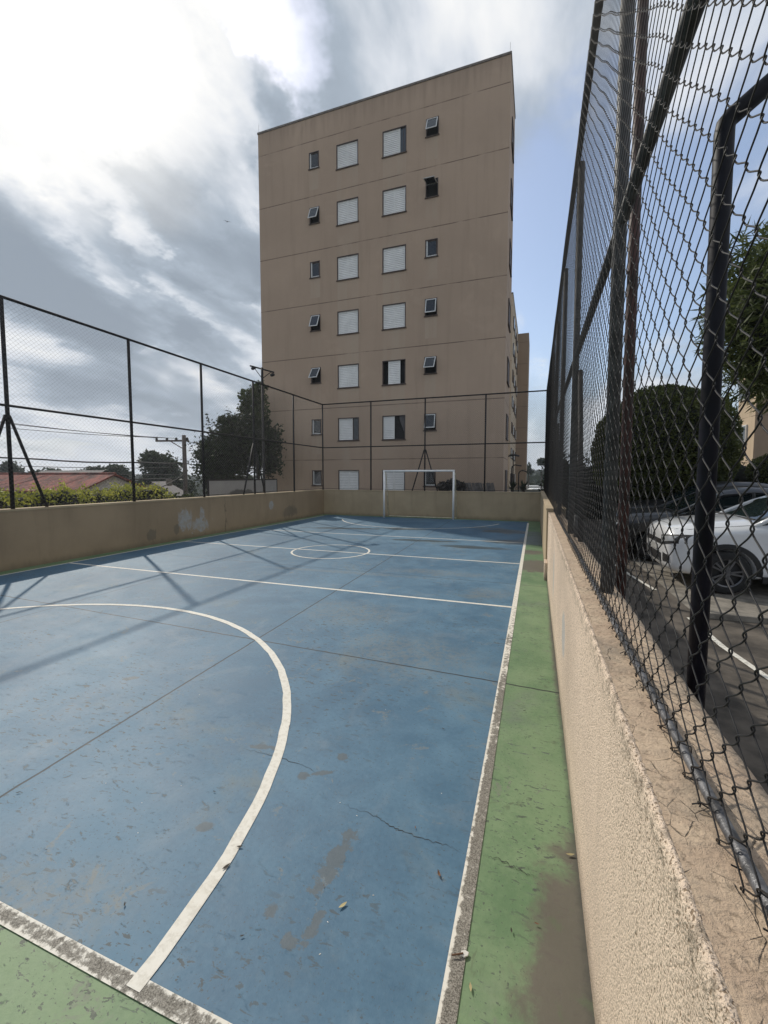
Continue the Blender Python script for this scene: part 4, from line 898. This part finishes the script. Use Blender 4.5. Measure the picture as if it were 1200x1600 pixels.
mb = MB(); mb.box(-0.02, 0.02, -2.1, 2.1, -1.2, 0.36); mb.build('panel', boardmat(), bd)
mb = MB(); mb.box(-0.03, 0.03, -2.14, 2.14, 0.361, 0.41); mb.box(-0.03, 0.03, -2.15, -2.101, -1.6, 0.36); mb.box(-0.03, 0.03, 2.101, 2.15, -1.6, 0.36); mb.build('frame', M_STEEL, bd)
mb = MB(); mb.tube([(-0.2, 0, -3), (-0.2, 0, 1.5)], 0.03, 8); o = mb.build('pipe_post', M_STEEL); o.location = (-10.9, 15.1, 1.0); tag(o, 'short thin steel post above the right part of the pale board', 'post')

up = empty('utility_pole', (-33.7, 34, -3.46), 0, 'brown concrete utility pole with a crossarm of insulators beyond the left fence', 'utility pole')
mb = MB(); mb.tube([(0,0,0),(0,0,9.35)], [0.24,0.19], 10); mb.build('pole', M_WOODP, up, smooth=True)
mb = MB(); mb.obox((-1.35,-0.2,8.8), (1.75,0.4,0), (-0.015,0.07,0), (0,0,0.085)); mb.build('crossarm', M_WOODP, up)
for x in (-3.0, -1.9, -0.9, 0.25): mb = MB(); mb.lathe([(0.03,0),(0.14,0.02),(0.10,0.1),(0.14,0.12),(0.09,0.22),(0.02,0.26)], 10, (x, -0.2+(x+1.35)*0.23, 8.88)); mb.build('insulator', M_PLASTIC, up, smooth=True)
mb = MB(); mb.tube([(-1.5,-0.25,8.75),(0,0,7.9)], 0.05, 6); mb.build('arm_brace', M_WOODP, up)
mb = MB(); mb.lathe([(0.0,0),(0.28,0.02),(0.30,0.5),(0.26,0.75),(0.0,0.8)], 14, (-1.7, -0.4, 4.2)); mb.build('transformer', M_CONC, up, smooth=True)
mb = MB(); mb.tube([(-1.7,-0.4,4.6),(0,0,4.6)], 0.05, 6); mb.build('bracket', M_STEEL, up)
def cable(a, b, sag, r, label, wob=0.0):
    a = Vector(a); b = Vector(b); mid = (a+b)/2; mb = MB(); rnd = random.Random(int(abs(a.z*1000))+int(abs(a.y*77)))
    pts = [a+(b-a)*(k/24)+Vector((0, 0, -sag*4*(k/24)*(1-k/24)+(rnd.uniform(-wob, wob)))) for k in range(25)]
    mb.tube([p-mid for p in pts], r, 5); o = mb.build('power_cable', M_CABLE, smooth=True); o.location = mid; tag(o, label, 'cable', 'cables running to the utility pole')
pz = -3.46
cable((-60,16,9.3), (-36.7,33.3,8.95+pz+0.15), 0.5, 0.030, 'thin upper cable ending at the outer insulator of the crossarm')
cable((-60,16.5,8.9), (-35.6,33.5,8.95+pz+0.15), 0.5, 0.026, 'thin upper cable ending at the middle insulator of the crossarm')
cable((-60,17.2,8.2), (-34.6,33.8,8.95+pz+0.1), 0.6, 0.026, 'thin lowest of the upper cables, ending beside the pole top')
cable((-60,19.0,4.9), (-33.7,33.8,3.05), 0.55, 0.075, 'thick twisted cable bundle crossing below the mid rail', 0.06)
cable((-60,19.2,3.6), (-33.7,33.8,2.6), 0.4, 0.03, 'thin cable just under the thick twisted bundle')
cable((-60,19.4,3.1), (-33.7,33.8,1.9), 0.4, 0.035, 'middle cable of the lower bunch above the red roof')
cable((-60,19.6,1.9), (-33.7,33.8,1.55), 0.35, 0.06, 'thick lowest cable running along the ridge of the red roof', 0.03)
cable((-33.7,33.8,1.9), (-34.5,28.0,0.2), 0.5, 0.05, 'slack dark drop cable from the utility pole to the red-roofed house')
cable((-33.6,34.1,5.3), (-20.0,60.0,3.4), 0.8, 0.03, 'thin cable running on from the pole behind the bushy tree')
cable((-33.6,34.1,3.0), (-20.0,60.0,2.0), 0.8, 0.04, 'lower cable running on from the pole behind the bushy tree')

hs = empty('house', (-45.2, 26.5, -3.46), 0, 'low house with an old mottled red tile roof beyond the yellow-green hedge', 'house')
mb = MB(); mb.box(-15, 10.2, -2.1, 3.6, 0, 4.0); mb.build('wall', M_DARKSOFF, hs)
mb = MB(); e0, rg = 3.95, 5.40
for (ya, za, yb, zb) in ((-2.7, e0, 0.6, rg), (0.6, rg, 4.2, e0)):
    n0 = len(mb.v)
    mb.v += [(-15.5,ya,za),(10.6,ya,za),(10.6,yb,zb),(-15.5,yb,zb),(-15.5,ya,za-0.12),(10.6,ya,za-0.12),(10.6,yb,zb-0.12),(-15.5,yb,zb-0.12)]
    for q in ((0,1,2,3),(7,6,5,4),(0,4,5,1),(1,5,6,2),(2,6,7,3),(3,7,4,0)): mb.f.append(tuple(n0+i for i in q))
mb.build('roof', M_ROOF, hs)
mb = MB(); mb.tube([(-15.5,0.6,rg+0.03),(10.6,0.6,rg+0.03)], 0.1, 8); mb.build('ridge_tiles', M_ROOF, hs)
mb = MB(); mb.quad((10.22,-2.1,4.0),(10.22,3.6,4.0),(10.22,0.6,rg-0.15)); mb.build('gable', M_WHITEW, hs)
for x in (-11, -7, -2, 3.5, 7):
    mb = MB(); mb.box(x, x+1.3, -2.14, -2.105, 2.3, 3.5); wn = mb.build('window', M_FRAME, hs); mb = MB(); mb.box(x+0.1, x+1.2, -2.16, -2.143, 2.4, 3.4); mb.build('pane', M_PANE, wn)
hs = empty('house', (-40.5, 37, -3.46), 0.5, 'small pale gabled house half hidden near the utility pole', 'house')
mb = MB(); mb.box(-2.2, 2.2, -2, 2, 0, 3.2); mb.build('wall', M_WHITEW, hs)
mb = MB()
for s in (-1, 1): mb.quad((s*2.7,-2.4,3.0),(s*2.7,2.4,3.0),(0,2.4,4.6),(0,-2.4,4.6))
mb.build('roof', M_TILEG, hs); mb = MB(); mb.quad((-2.2,-1.995,3.2),(2.2,-1.995,3.2),(0,-1.995,4.5)); mb.build('gable', M_WHITEW, hs)
mb = MB(); mb.box(-0.6, 0.6, -2.05, -2.003, 1.2, 2.3); mb.build('window', M_FRAME, hs)
hs = empty('house', (-62, 42, -3.46), 0, 'brown-roofed house with a small gable behind the red roof', 'house')
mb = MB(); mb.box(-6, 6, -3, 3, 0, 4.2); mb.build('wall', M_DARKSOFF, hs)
mb = MB(); mb.quad((-6.5,-3.5,4.1),(6.5,-3.5,4.1),(6.5,0,6.0),(-6.5,0,6.0)); mb.quad((-6.5,3.5,4.1),(6.5,3.5,4.1),(6.5,0,6.0),(-6.5,0,6.0)); mb.build('roof', M_TILEG, hs)
fr = [(-48.6,45,2.6,3.4,3.0,2.9,'round dark tree behind the crossarm of the utility pole'),(-52.5,47,0.2,3.0,2.5,2.6,'low tree left of the round dark tree behind the pole'),(-45.0,44,0.0,2.8,2.5,2.4,'low dark tree directly behind the utility pole'),
      (-66,52,1.6,3.2,2.6,2.4,'leafy tree above the middle of the red roof'),(-74,55,1.4,3.6,2.6,2.4,'leafy tree above the red roof, left of two'),(-83,58,0.8,3.4,2.8,2.6,'hazy low tree above the left part of the red roof'),
      (-96,60,0.9,4.4,3,2.6,'far tree above the left end of the red roof'),(-30.5,40,-0.3,2.4,2.2,2.2,'low tree between the pole and the bushy tree'),(-104,58,2.2,3.4,3,2.8,'far tree at the left edge over the red roof')]
for i, (x, y, z, rx, ry, rz, lab) in enumerate(fr):
    rnd = random.Random(i+40)
    bl = [(x, y, z, rx*0.8, ry*0.8, rz*0.8)]+[(x+rnd.uniform(-.7,.7)*rx, y+rnd.uniform(-.5,.5)*ry, z+rnd.uniform(-.3,.6)*rz, rx*0.42, ry*0.42, rz*0.42) for _ in range(6)]
    tree(lab, (x, y, -3.46), bl, L_FAR, 3500, 0.5, seed=60+i, shell=0.5, corek=0.6, group='trees beyond the left fence', tr=(0.25, 0.12))

# distant wooded hills: one mass
def far_woods():
    r = np.random.default_rng(5); pts = []
    while len(pts) < 5200:
        az = r.uniform(-1.25, 0.25); d = r.uniform(150, 520); x, y = d*math.sin(az), d*math.cos(az)
        pts.append((x, y, TH(x, y)-0.8, 1.8+2.6*r.random()))
    o = empty('tmp', (0, 0, 0)); bl = np.array(pts)
    n = len(bl)*9; idx = r.integers(0, len(bl), n); d = r.normal(size=(n, 3)); d /= np.linalg.norm(d, axis=1)[:, None]
    c = bl[idx, :3]+d*bl[idx, 3:4]*np.array([0.7, 0.7, 0.6])+np.array([0, 0, 1])*bl[idx, 3:4]*0.6
    t = r.normal(size=(n, 3)); t /= np.linalg.norm(t, axis=1)[:, None]; s = np.cross(t, r.normal(size=(n, 3))); s /= np.linalg.norm(s, axis=1)[:, None]
    L = 1.6+1.6*r.random(n)
    V = np.stack([c-t*L[:, None], c+s*L[:, None]*0.6, c+t*L[:, None], c-s*L[:, None]*0.6], 1).reshape(-1, 3); F = np.arange(4*n).reshape(-1, 4)
    me = bpy.data.meshes.new('far_woods'); me.vertices.add(len(V)); me.vertices.foreach_set('co', V.astype(np.float32).ravel())
    me.loops.add(F.size); me.loops.foreach_set('vertex_index', F.astype(np.int32).ravel()); me.polygons.add(n); me.polygons.foreach_set('loop_start', np.arange(0, 4*n, 4, dtype=np.int32)); me.update(calc_edges=True)
    tag(link_mesh('far_woods', me, L_FAR), 'wooded hills far beyond the buildings', 'woods', kind='stuff')
    bpy.data.objects.remove(o)
far_woods()
for (x, y, lab) in ((0.6, 150, 'far flat white-roofed building low on the wooded hill'), (1.8, 118, 'nearer flat pale-roofed shed below the wooded hill')):
    z = TH(x, y); hs = empty('far_building', (x, y, z), 0.3, lab, 'building')
    mb = MB(); mb.box(-3.5, 3.5, -3, 3, -1, 3.4); mb.build('wall', M_WHITEW, hs); mb = MB(); mb.box(-3.8, 3.8, -3.3, 3.3, 3.402, 3.7); mb.build('roof', M_SHUT, hs)
tree('lone umbrella-shaped tree on the skyline between the block and the right fence', (1.6, 130, TH(1.6, 130)), [(1.6,130,6.1,1.5,1.5,0.9),(1.0,130,5.5,.9,.9,.7),(2.3,130,5.4,.8,.8,.6)], L_FAR, 900, 0.5, seed=90, corek=0.4, tr=(0.2, 0.1))
tree('thin ragged tree on the skyline close to the cream block', (-1.9, 120, TH(-1.9, 120)), [(-1.9,120,4.2,.7,.7,1.2),(-1.5,120,3.0,1.1,1,1.0)], L_FAR, 600, 0.45, seed=91, corek=0.4, tr=(0.15, 0.08))

# ------------------------------------------------------------------ cars (nose towards -x)
def loft(sections, closed=True, caps=True):
    mb = MB(); n = len(sections[0])
    for s in sections: mb.v += s
    for i in range(len(sections)-1):
        for k in range(n if closed else n-1): mb.f.append((i*n+k, i*n+(k+1) % n, (i+1)*n+(k+1) % n, (i+1)*n+k))
    if caps: mb.f.append(tuple(range(n))[::-1]); mb.f.append(tuple((len(sections)-1)*n+k for k in range(n)))
    return mb
def make_car(label, loc, paint, S=(1, 1, 1), rz=0.0, cladding=True, group='cars parked beyond the fence', rear=False, sedan=False):
    car = empty('parked_car', loc, rz, label, 'car', group)
    sx, sy, sz = S
    st = [(0.00,.60,.36,.66,.76),(0.03,.70,.27,.70,.83),(0.10,.775,.22,.735,.885),(0.30,.84,.19,.80,.94),(0.75,.875,.19,.88,.995),(1.12,.885,.19,.92,1.02),(1.18,.885,.19,.925,1.02),(1.6,.885,.19,.94,1.02),(2.6,.885,.19,.955,1.02),(3.5,.88,.20,.965,1.03),(3.92,.85,.26,.94,1.01),(4.06,.80,.36,.90,.97),(4.10,.72,.42,.86,.93)]
    secs = []
    for (x, w_, zb, zs, zt) in st:
        half = [(0,zb),(.80*w_,zb),(.965*w_,zb+.05),(.985*w_,zb+.16),(.985*w_,.5*(zb+.16)+.5*(zs-.08)),(w_,zs-.07),(.995*w_,zs-.015),(.945*w_,zs+.02),(.86*w_,zs+.4*(zt-zs)+.012),(.74*w_,zt-.022),(.66*w_,zt-.002),(.3*w_,zt+.014),(0,zt+.018)]
        full = half+[(-y,z) for (y,z) in half[-2:0:-1]]
        secs.append([(x*sx, y*sy, z*sz) for (y, z) in full])
    me = bpy.data.meshes.new('tmp'); mb = loft(secs)
    me.from_pydata(mb.v, [], mb.f); tmp = bpy.data.objects.new('tmp', me); COL.objects.link(tmp)
    bm = bmesh.new(); bm.from_mesh(me); bmesh.ops.recalc_face_normals(bm, faces=bm.faces[:]); bm.to_mesh(me); bm.free()
    tmp.modifiers.new('s', 'SUBSURF').levels = 2; tmp.modifiers['s'].render_levels = 2
    cuts = []
    WX = (0.74*sx, 3.32*sx); WR = 0.295*sz
    for wx in WX:
        for s in (-1, 1):
            c = MB(); c.tube([(wx, s*0.56*sy, WR), (wx, s*1.2*sy, WR)], WR+0.05, 28)
            cm = bpy.data.meshes.new('cut'); cm.from_pydata(c.v, [], c.f)
            bm = bmesh.new(); bm.from_mesh(cm); bmesh.ops.recalc_face_normals(bm, faces=bm.faces[:]); bm.to_mesh(cm); bm.free()
            co = bpy.data.objects.new('cut', cm); COL.objects.link(co); cuts.append(co)
            md = tmp.modifiers.new('b', 'BOOLEAN'); md.object = co; md.operation = 'DIFFERENCE'; md.solver = 'EXACT'
    dg = bpy.context.evaluated_depsgraph_get(); dg.update()
    bme = bpy.data.meshes.new_from_object(tmp.evaluated_get(dg), depsgraph=dg)
    for o in cuts+[tmp]: bpy.data.objects.remove(o)
    bme.materials.clear(); bme.name = 'body'
    body = link_mesh('body', bme, paint, car, smooth=True)
    bvh = BVHTree.FromPolygons([v.co.copy() for v in bme.vertices], [tuple(p_.vertices) for p_ in bme.polygons])
    # greenhouse
    gst = [(1.08,.96,.80),(1.30,1.09,.79),(1.62,1.28,.765),(1.95,1.42,.74),(2.4,1.485,.735),(2.95,1.47,.735),(3.4,1.40,.735),(3.75,1.22,.74),(3.98,1.0,.74)]
    if sedan: gst = [(1.2,.96,.80),(1.6,1.18,.77),(2.0,1.36,.73),(2.4,1.41,.72),(2.8,1.40,.72),(3.2,1.30,.72),(3.7,1.06,.74),(3.85,.97,.74)]
    gs, rs_ = [], []
    for (x, zt, bw) in gst:
        zt = max(zt, 0.99); k = (zt-0.94)/0.54
        half = [(0,.93),(bw,.93),(bw-.03*k,.93+.42*(zt-.93)),(bw-.11*k,.93+.84*(zt-.93)),(bw*.72,zt-.012),(bw*.35,zt),(0,zt+.006)]
        gs.append([(x*sx, y*sy, z*sz) for (y, z) in half+[(-y,z) for (y,z) in half[-2:0:-1]]])
        rh = [(bw-.115*k,.93+.86*(zt-.93)+.012),(bw*.72,zt+.004),(bw*.35,zt+.014),(0,zt+.02)]
        rs_.append([(x*sx, y*sy, z*sz) for (y, z) in rh+[(-y,z) for (y,z) in rh[-2::-1]]])
    loft(gs).build('windows', M_CARGL, car, smooth=True)
    a, b_ = (3, len(rs_)-2)
    loft(rs_[a:b_], closed=False, caps=False).build('roof', paint, car, smooth=True)
    mb = MB()
    for s in (-1, 1):
        def gp(i, j): x, y, z = gs[i][j]; return Vector((x, s*abs(y)*1.004, z+0.004))
        mb.tube([gp(0,2)+Vector((-.02,0,-.02)), gp(1,3), gp(2,3), gp(3,3), gp(4,3), gp(5,3), gp(6,3), gp(7,2)], [.03*sz]*4+[.022]*2+[.03,.05], 8)
        mb.tube([gp(len(gs)-2,1), gp(6,2), gp(6,3)], [.07,.05,.035], 8)
    mb.build('pillars', paint, car, smooth=True)
    mb = MB()
    for s in (-1, 1):
        x = 2.36*sx; mb.tube([(x, s*.802*sy, .93*sz), (x+.02, s*.775*sy, 1.16*sz), (x+.04, s*.665*sy, 1.40*sz)], .028, 6)
    mb.build('door_pillar', M_PLASTIC, car, smooth=True)
    def front(name, mat, ya, yb, za, zb, off=0.008, skew=0.0, both=True, par=car, taper=1.0):
        mb = MB(); nu, nv = 8, 5
        for s in ((-1, 1) if both else (1,)):
            n0 = len(mb.v); ok = True
            for j in range(nv+1):
                for i in range(nu+1):
                    u, v = i/nu, j/nv; y = (ya+(yb-ya)*u); z = za+(zb-za)*(0.5+(v-0.5)*(1-(1-taper)*u))+skew*u
                    hit = bvh.ray_cast(Vector((-1.0, s*y*sy, z*sz)), Vector((1, 0, 0)))
                    p_ = hit[0] if hit[0] is not None else Vector((0.5, s*y*sy, z*sz)); nrm = hit[1] if hit[0] is not None else Vector((-1, 0, 0))
                    mb.v.append(tuple(p_+Vector((-off, 0, 0))+nrm*0.002*(1 if nrm.x < 0 else -1)))
            for j in range(nv):
                for i in range(nu): q = n0+j*(nu+1)+i; mb.f.append((q, q+1, q+nu+2, q+nu+1))
        return mb.build(name, mat, par, smooth=True)
    if not rear:
        front('grille', M_PLASTIC, -.42, .42, .60, .675, 0.006, both=False)
        for s in (-1, 1):
            def one(name, mat, *a, par=car, **k): return front(name, mat, *[v*s if i < 2 else v for i, v in enumerate(a)], both=False, par=par, **k)
            hl = one('headlight', M_PLASTIC, .40, .815, .60, .745, 0.008, skew=0.06, taper=0.9)
            one('lens', M_LAMP, .45, .75, .64, .73, 0.014, skew=0.045, taper=0.8, par=hl)
            one('fog_recess', M_PLASTIC, .50, .70, .36, .50, 0.006, taper=0.7)
        front('lower_grille', M_PLASTIC, -.40, .40, .33, .47, 0.006, both=False)
        front('number_plate', M_PLATE, -.20, .20, .49, .58, 0.016, both=False)
        front('emblem', M_RIM, -.045, .045, .61, .665, 0.014, both=False)
    else:
        for s in (-1, 1): front('tail_light', M_TAIL, *( (.45*s, .76*s) ), .66, .80, 0.01, both=False)
        front('number_plate', M_PLATE, -.22, .22, .56, .66, 0.014, both=False)
    def toppt(x, y):
        h_ = bvh.ray_cast(Vector((x*sx, y*sy, 3)), Vector((0, 0, -1))); return (h_[0] if h_[0] is not None else Vector((x*sx, y*sy, .95*sz)))+Vector((0, 0, .0005))
    mb = MB()
    for s in (-1, 1): mb.tube([toppt(x, s*y) for (x, y) in ((.14,.60),(.3,.70),(.6,.755),(.9,.775),(1.12,.78))], .0045, 4)
    mb.tube([toppt(.13, y) for y in (-.6,-.4,-.2,0,.2,.4,.6)], .0045, 4); mb.build('bonnet_seam', M_PLASTIC, car)
    mb = MB(); mb.tube([(1.09*sx, y*sy, (1.03)*sz) for y in (-.72,-.4,0,.4,.72)], .014, 6); mb.build('wiper', M_PLASTIC, car)
    # sills and arches in black plastic, wheels
    for wx in WX:
        for s in (-1, 1):
            if cladding:
                mb = MB(); n = 26
                for k in range(n+1):
                    a_ = PI*(-0.06+1.12*k/n)
                    for (rr, off) in ((WR+.045, .0), (WR+.045, .012), (WR+.115, .012), (WR+.115, .0)):
                        x_, z_ = wx+rr*math.cos(a_), max(WR+rr*math.sin(a_), 0.17)
                        hit = bvh.ray_cast(Vector((wx+(WR+.085)*math.cos(a_), s*2.0, max(WR+(WR+.085)*math.sin(a_), 0.24))), Vector((0, -s, 0)))
                        yb_ = hit[0].y if hit[0] is not None else s*.86*sy
                        mb.v.append((x_, yb_+s*(off-.004), z_))
                for k in range(n):
                    for q in range(3): mb.f.append((4*k+q, 4*k+q+1, 4*k+q+5, 4*k+q+4))
                mb.build('wheel_arch', M_PLASTIC, car, smooth=False)
            wh = MB(); y0 = s*.80*sy
            wh.lathe([(WR*.66, -.095), (WR*.90, -.105), (WR*.985, -.08), (WR, -.03), (WR, .03), (WR*.985, .08), (WR*.90, .105), (WR*.66, .095)], 32, (wx, y0-s*0.02, WR), 'y')
            wheel = wh.build('wheel', M_TYRE, car, smooth=True)
            rm = MB(); yo = y0+s*0.062
            rm.lathe([(WR*.70, 0), (WR*.66, s*.012), (WR*.60, 0)], 32, (wx, yo, WR), 'y'); rm.lathe([(0.001, s*.004), (WR*.18, s*.004), (WR*.20, -s*.02)], 16, (wx, yo, WR), 'y')
            for k in range(10):
                a_ = 2*PI*(k//2)/5+(0.17 if k % 2 else -0.17); d = Vector((math.cos(a_), 0, math.sin(a_))); t_ = Vector((-d.z, 0, d.x))
                c0 = Vector((wx, yo, WR)); rm.obox(c0+d*WR*.40, d*WR*.25, t_*WR*.04, Vector((0, s*.008, 0)))
            rm.build('rim', M_RIM, wheel); 
            wk = MB(); wk.lathe([(0.0, 0), (WR*.64, 0)], 24, (wx, yo-s*.05, WR), 'y'); wk.build('wheel_well_shade', M_PLASTIC, wheel)  # black disc behind the spokes, standing in for the shaded wheel well
    mb = MB()
    for s in (-1, 1):
        mb.box((0.74*sx)+WR+.11, (3.32*sx)-WR-.11, s*.86*sy-.02, s*.86*sy+.022, .19*sz, .27*sz)
    mb.build('sill_trim', M_PLASTIC, car)
    for s in (-1, 1):
        mb = MB(); mb.lathe([(0.005,-.06),(.05,-.045),(.075,0),(.06,.05),(.005,.07)], 14, (0,0,0), 'y')
        mb.v = [(x*0.8+1.42*sx, y*1.4+s*.97*sy, z*0.9+1.03*sz) for (x, y, z) in mb.v]; mi = mb.build('mirror', M_PLASTIC if cladding else paint, car, smooth=True)
        # door seam and handle
        def sidept(x, z):
            h_ = bvh.ray_cast(Vector((x*sx, s*2, z*sz)), Vector((0, -s, 0))); return (h_[0] if h_[0] is not None else Vector((x*sx, s*.87*sy, z*sz)))+Vector((0, s*.001, 0))
        for xs_ in (1.28, 2.36, 3.15):
            mb = MB(); mb.tube([sidept(xs_, z) for z in (.30,.45,.6,.75,.88,.93)], .004, 4); mb.build('door_seam', M_PLASTIC, car)
        for xs_ in (2.15, 3.05):
            mb = MB(); mb.tube([sidept(xs_-.09,.80)+Vector((0,s*.005,0)), sidept(xs_,.803)+Vector((0,s*.022,0)), sidept(xs_+.09,.80)+Vector((0,s*.005,0))], .012, 6); mb.build('door_handle', paint, car, smooth=True)
    return car
make_car('white hatchback with black wheel arches parked nose towards the fence', (1.96, 8.42, 0), C_WHITE, (1.0, 1.0, 1.08))
make_car('black car parked beside and behind the white hatchback', (1.55, 10.85, 0), C_BLACK, (1.02, 1.0, 1.02), cladding=False)
make_car('dark grey car under the dome-shaped tree, deepest in the shade', (2.05, 13.35, 0), C_GREY, (1.05, 1.03, 1.08), cladding=True)
make_car('silver saloon whose roof shows above the black car', (4.9, 17.0, 0), C_SILVER, (1.05, 1.0, 1.0), cladding=False, sedan=True)
make_car('far white car with a red tail lamp showing above the black roof', (5.6, 20.6, 0), C_WHITE, (1.0, 1.0, 1.0), cladding=False, rear=True)

# ------------------------------------------------------------------ litter on the court
def leaf_thing(x, y, rz, size, col, label, curl=0.25, group=None):
    mb = MB(); n = 6
    for k in range(n+1):
        t = k/n; w_ = 0.16*math.sin(PI*min(1, t*0.96+0.02)); z = 0.006+curl*0.22*(2*t-1)**2
        mb.v += [(t-0.5, -w_, z+curl*w_*0.5), (t-0.5, 0, z), (t-0.5, w_, z+curl*w_*0.5)]
    for k in range(n):
        o_ = 3*k; mb.f += [(o_, o_+3, o_+4, o_+1), (o_+1, o_+4, o_+5, o_+2)]
    mb.v = [(a*size, b*size, c*size) for (a, b, c) in mb.v]
    o = mb.build('fallen_leaf', col, smooth=True, fix=False); o.location = (x, y, 0.006); o.rotation_euler = (0, 0, rz); return tag(o, label, 'leaf', group)
M_LBR = simple('dry_brown_leaf', (0.12, 0.06, 0.03), 0.8); M_LYE = simple('dry_yellow_leaf', (0.36, 0.30, 0.15), 0.8); M_LDK = simple('dark_dead_leaf', (0.035, 0.028, 0.02), 0.85); M_CHIP = simple('white_paint_chip', (0.62, 0.60, 0.55), 0.7)
leaf_thing(-0.36, 1.73, 2.1, 0.035, M_LBR, 'curled brown leaf on the blue paint near the right sideline', 0.9)
leaf_thing(-0.70, 1.465, 1.0, 0.040, M_LYE, 'long yellowish dry leaf beside the bare grey patch', 0.3)
leaf_thing(-0.17, 1.36, 1.8, 0.028, M_LYE, 'small yellow leaf on the green strip by the worn sideline', 0.2)
leaf_thing(-1.265, 1.445, 1.2, 0.04, M_LDK, 'dark dead leaf on the white arc, nearer of two', 0.3)
leaf_thing(-1.275, 1.55, 0.4, 0.03, M_LDK, 'dark dead leaf on the white arc, farther of two', 0.5)
leaf_thing(0.19, 2.03, 0.3, 0.04, M_LYE, 'pale leaf against the foot of the cream wall', 0.4)
rnd = random.Random(11)
for i in range(46):
    while True:
        x, y = rnd.uniform(-4.5, 0.15), rnd.uniform(1.1, 5.5)
        if abs(x+0.23) > 0.06: break
    leaf_thing(x, y, rnd.uniform(0, 6.28), rnd.uniform(0.010, 0.026), rnd.choice([M_LDK, M_LDK, M_LBR]), 'tiny dead leaf fragment scattered on the court paint', 0.5, 'tiny leaf fragments scattered on the court')
def chip(x, y, rz, sx, sy, label, group=None, stick=False):
    mb = MB(); r0 = random.Random(int(abs(x*1000)+abs(y*100))); n = 6
    top = [(sx*math.cos(2*PI*k/n)*r0.uniform(.6, 1.1), sy*math.sin(2*PI*k/n)*r0.uniform(.6, 1.1)) for k in range(n)]
    mb.v = [(a, b, 0) for a, b in top]+[(a*0.9, b*0.9, 0.25*sy) for a, b in top]
    mb.f = [tuple(range(n))[::-1], tuple(range(n, 2*n))]+[(k, (k+1) % n, n+(k+1) % n, n+k) for k in range(n)]
    o = mb.build('paint_chip', M_CHIP); o.location = (x, y, 0.0008 if sx < 0.01 else 0.005); o.rotation_euler = (0.03, 0.02, rz); return tag(o, label, 'paint chip', group)
chip(-0.205, 1.455, 0.6, 0.017, 0.013, 'largest white paint chip, lying on the worn right sideline')
for (x, y) in ((-0.73,1.39),(-0.705,1.28),(-2.27,1.64),(-1.85,1.77),(-1.95,1.60),(-1.80,1.45),(-0.83,1.91),(-0.45,2.21),(-0.95,1.96),(-1.02,2.9),(-2.5,2.6),(-0.6,1.55)):
    chip(x, y, rnd.uniform(0, 3), 0.005, 0.0022, 'tiny white paint fragment on the blue court', 'tiny white fragments on the court')
mb = MB(); mb.tube([(-0.02,-0.008,0.004),(0,0,0.006),(0.018,0.012,0.004)], 0.003, 6); o = mb.build('twig', M_LBR); o.location = (-0.228, 1.44, 0.006); tag(o, 'short brown twig beside the white paint chip on the sideline', 'twig')

# a bird far up in the clouds
bd = MB(); bd.tube([(-0.35,0,0),(-0.1,0,0.03),(0.2,0,0.03),(0.42,0,0)], [0.02,0.09,0.08,0.02], 8)
bird = bd.build('bird', M_PLASTIC, smooth=True); bird.scale = (0.5, 0.5, 0.5); bird.location = (-40, 49, 36); bird.rotation_euler = (0, 0, 2.4)
tag(bird, 'small dark bird gliding high in the clouds left of the tall block', 'bird')
mb = MB()
for s in (-1, 1): mb.quad((-0.12, s*0.05, 0.05), (0.14, s*0.05, 0.05), (0.05, s*0.55, 0.13), (-0.08, s*0.55, 0.13)); mb.quad((-0.08, s*0.55, 0.13), (0.05, s*0.55, 0.13), (-0.12, s*1.05, 0.04))
mb.build('wings', M_PLASTIC, bird, fix=False)

# ------------------------------------------------------------------ thin haze over the whole place
def haze():
    mb = MB(); mb.box(-1000, 1000, -320, 1300, -16, 46); o = mb.build('haze')
    mt = bpy.data.materials.new('pale_haze'); mt.use_nodes = True; nt = mt.node_tree; nt.nodes.clear()
    v = nd(nt, 'ShaderNodeVolumePrincipled', {'Color': (0.86, 0.92, 1.0, 1), 'Density': 0.0005, 'Anisotropy': 0.3})
    out = nd(nt, 'ShaderNodeOutputMaterial'); nt.links.new(v.outputs[0], out.inputs['Volume'])
    o.data.materials.append(mt); tag(o, kind='stuff')
haze()
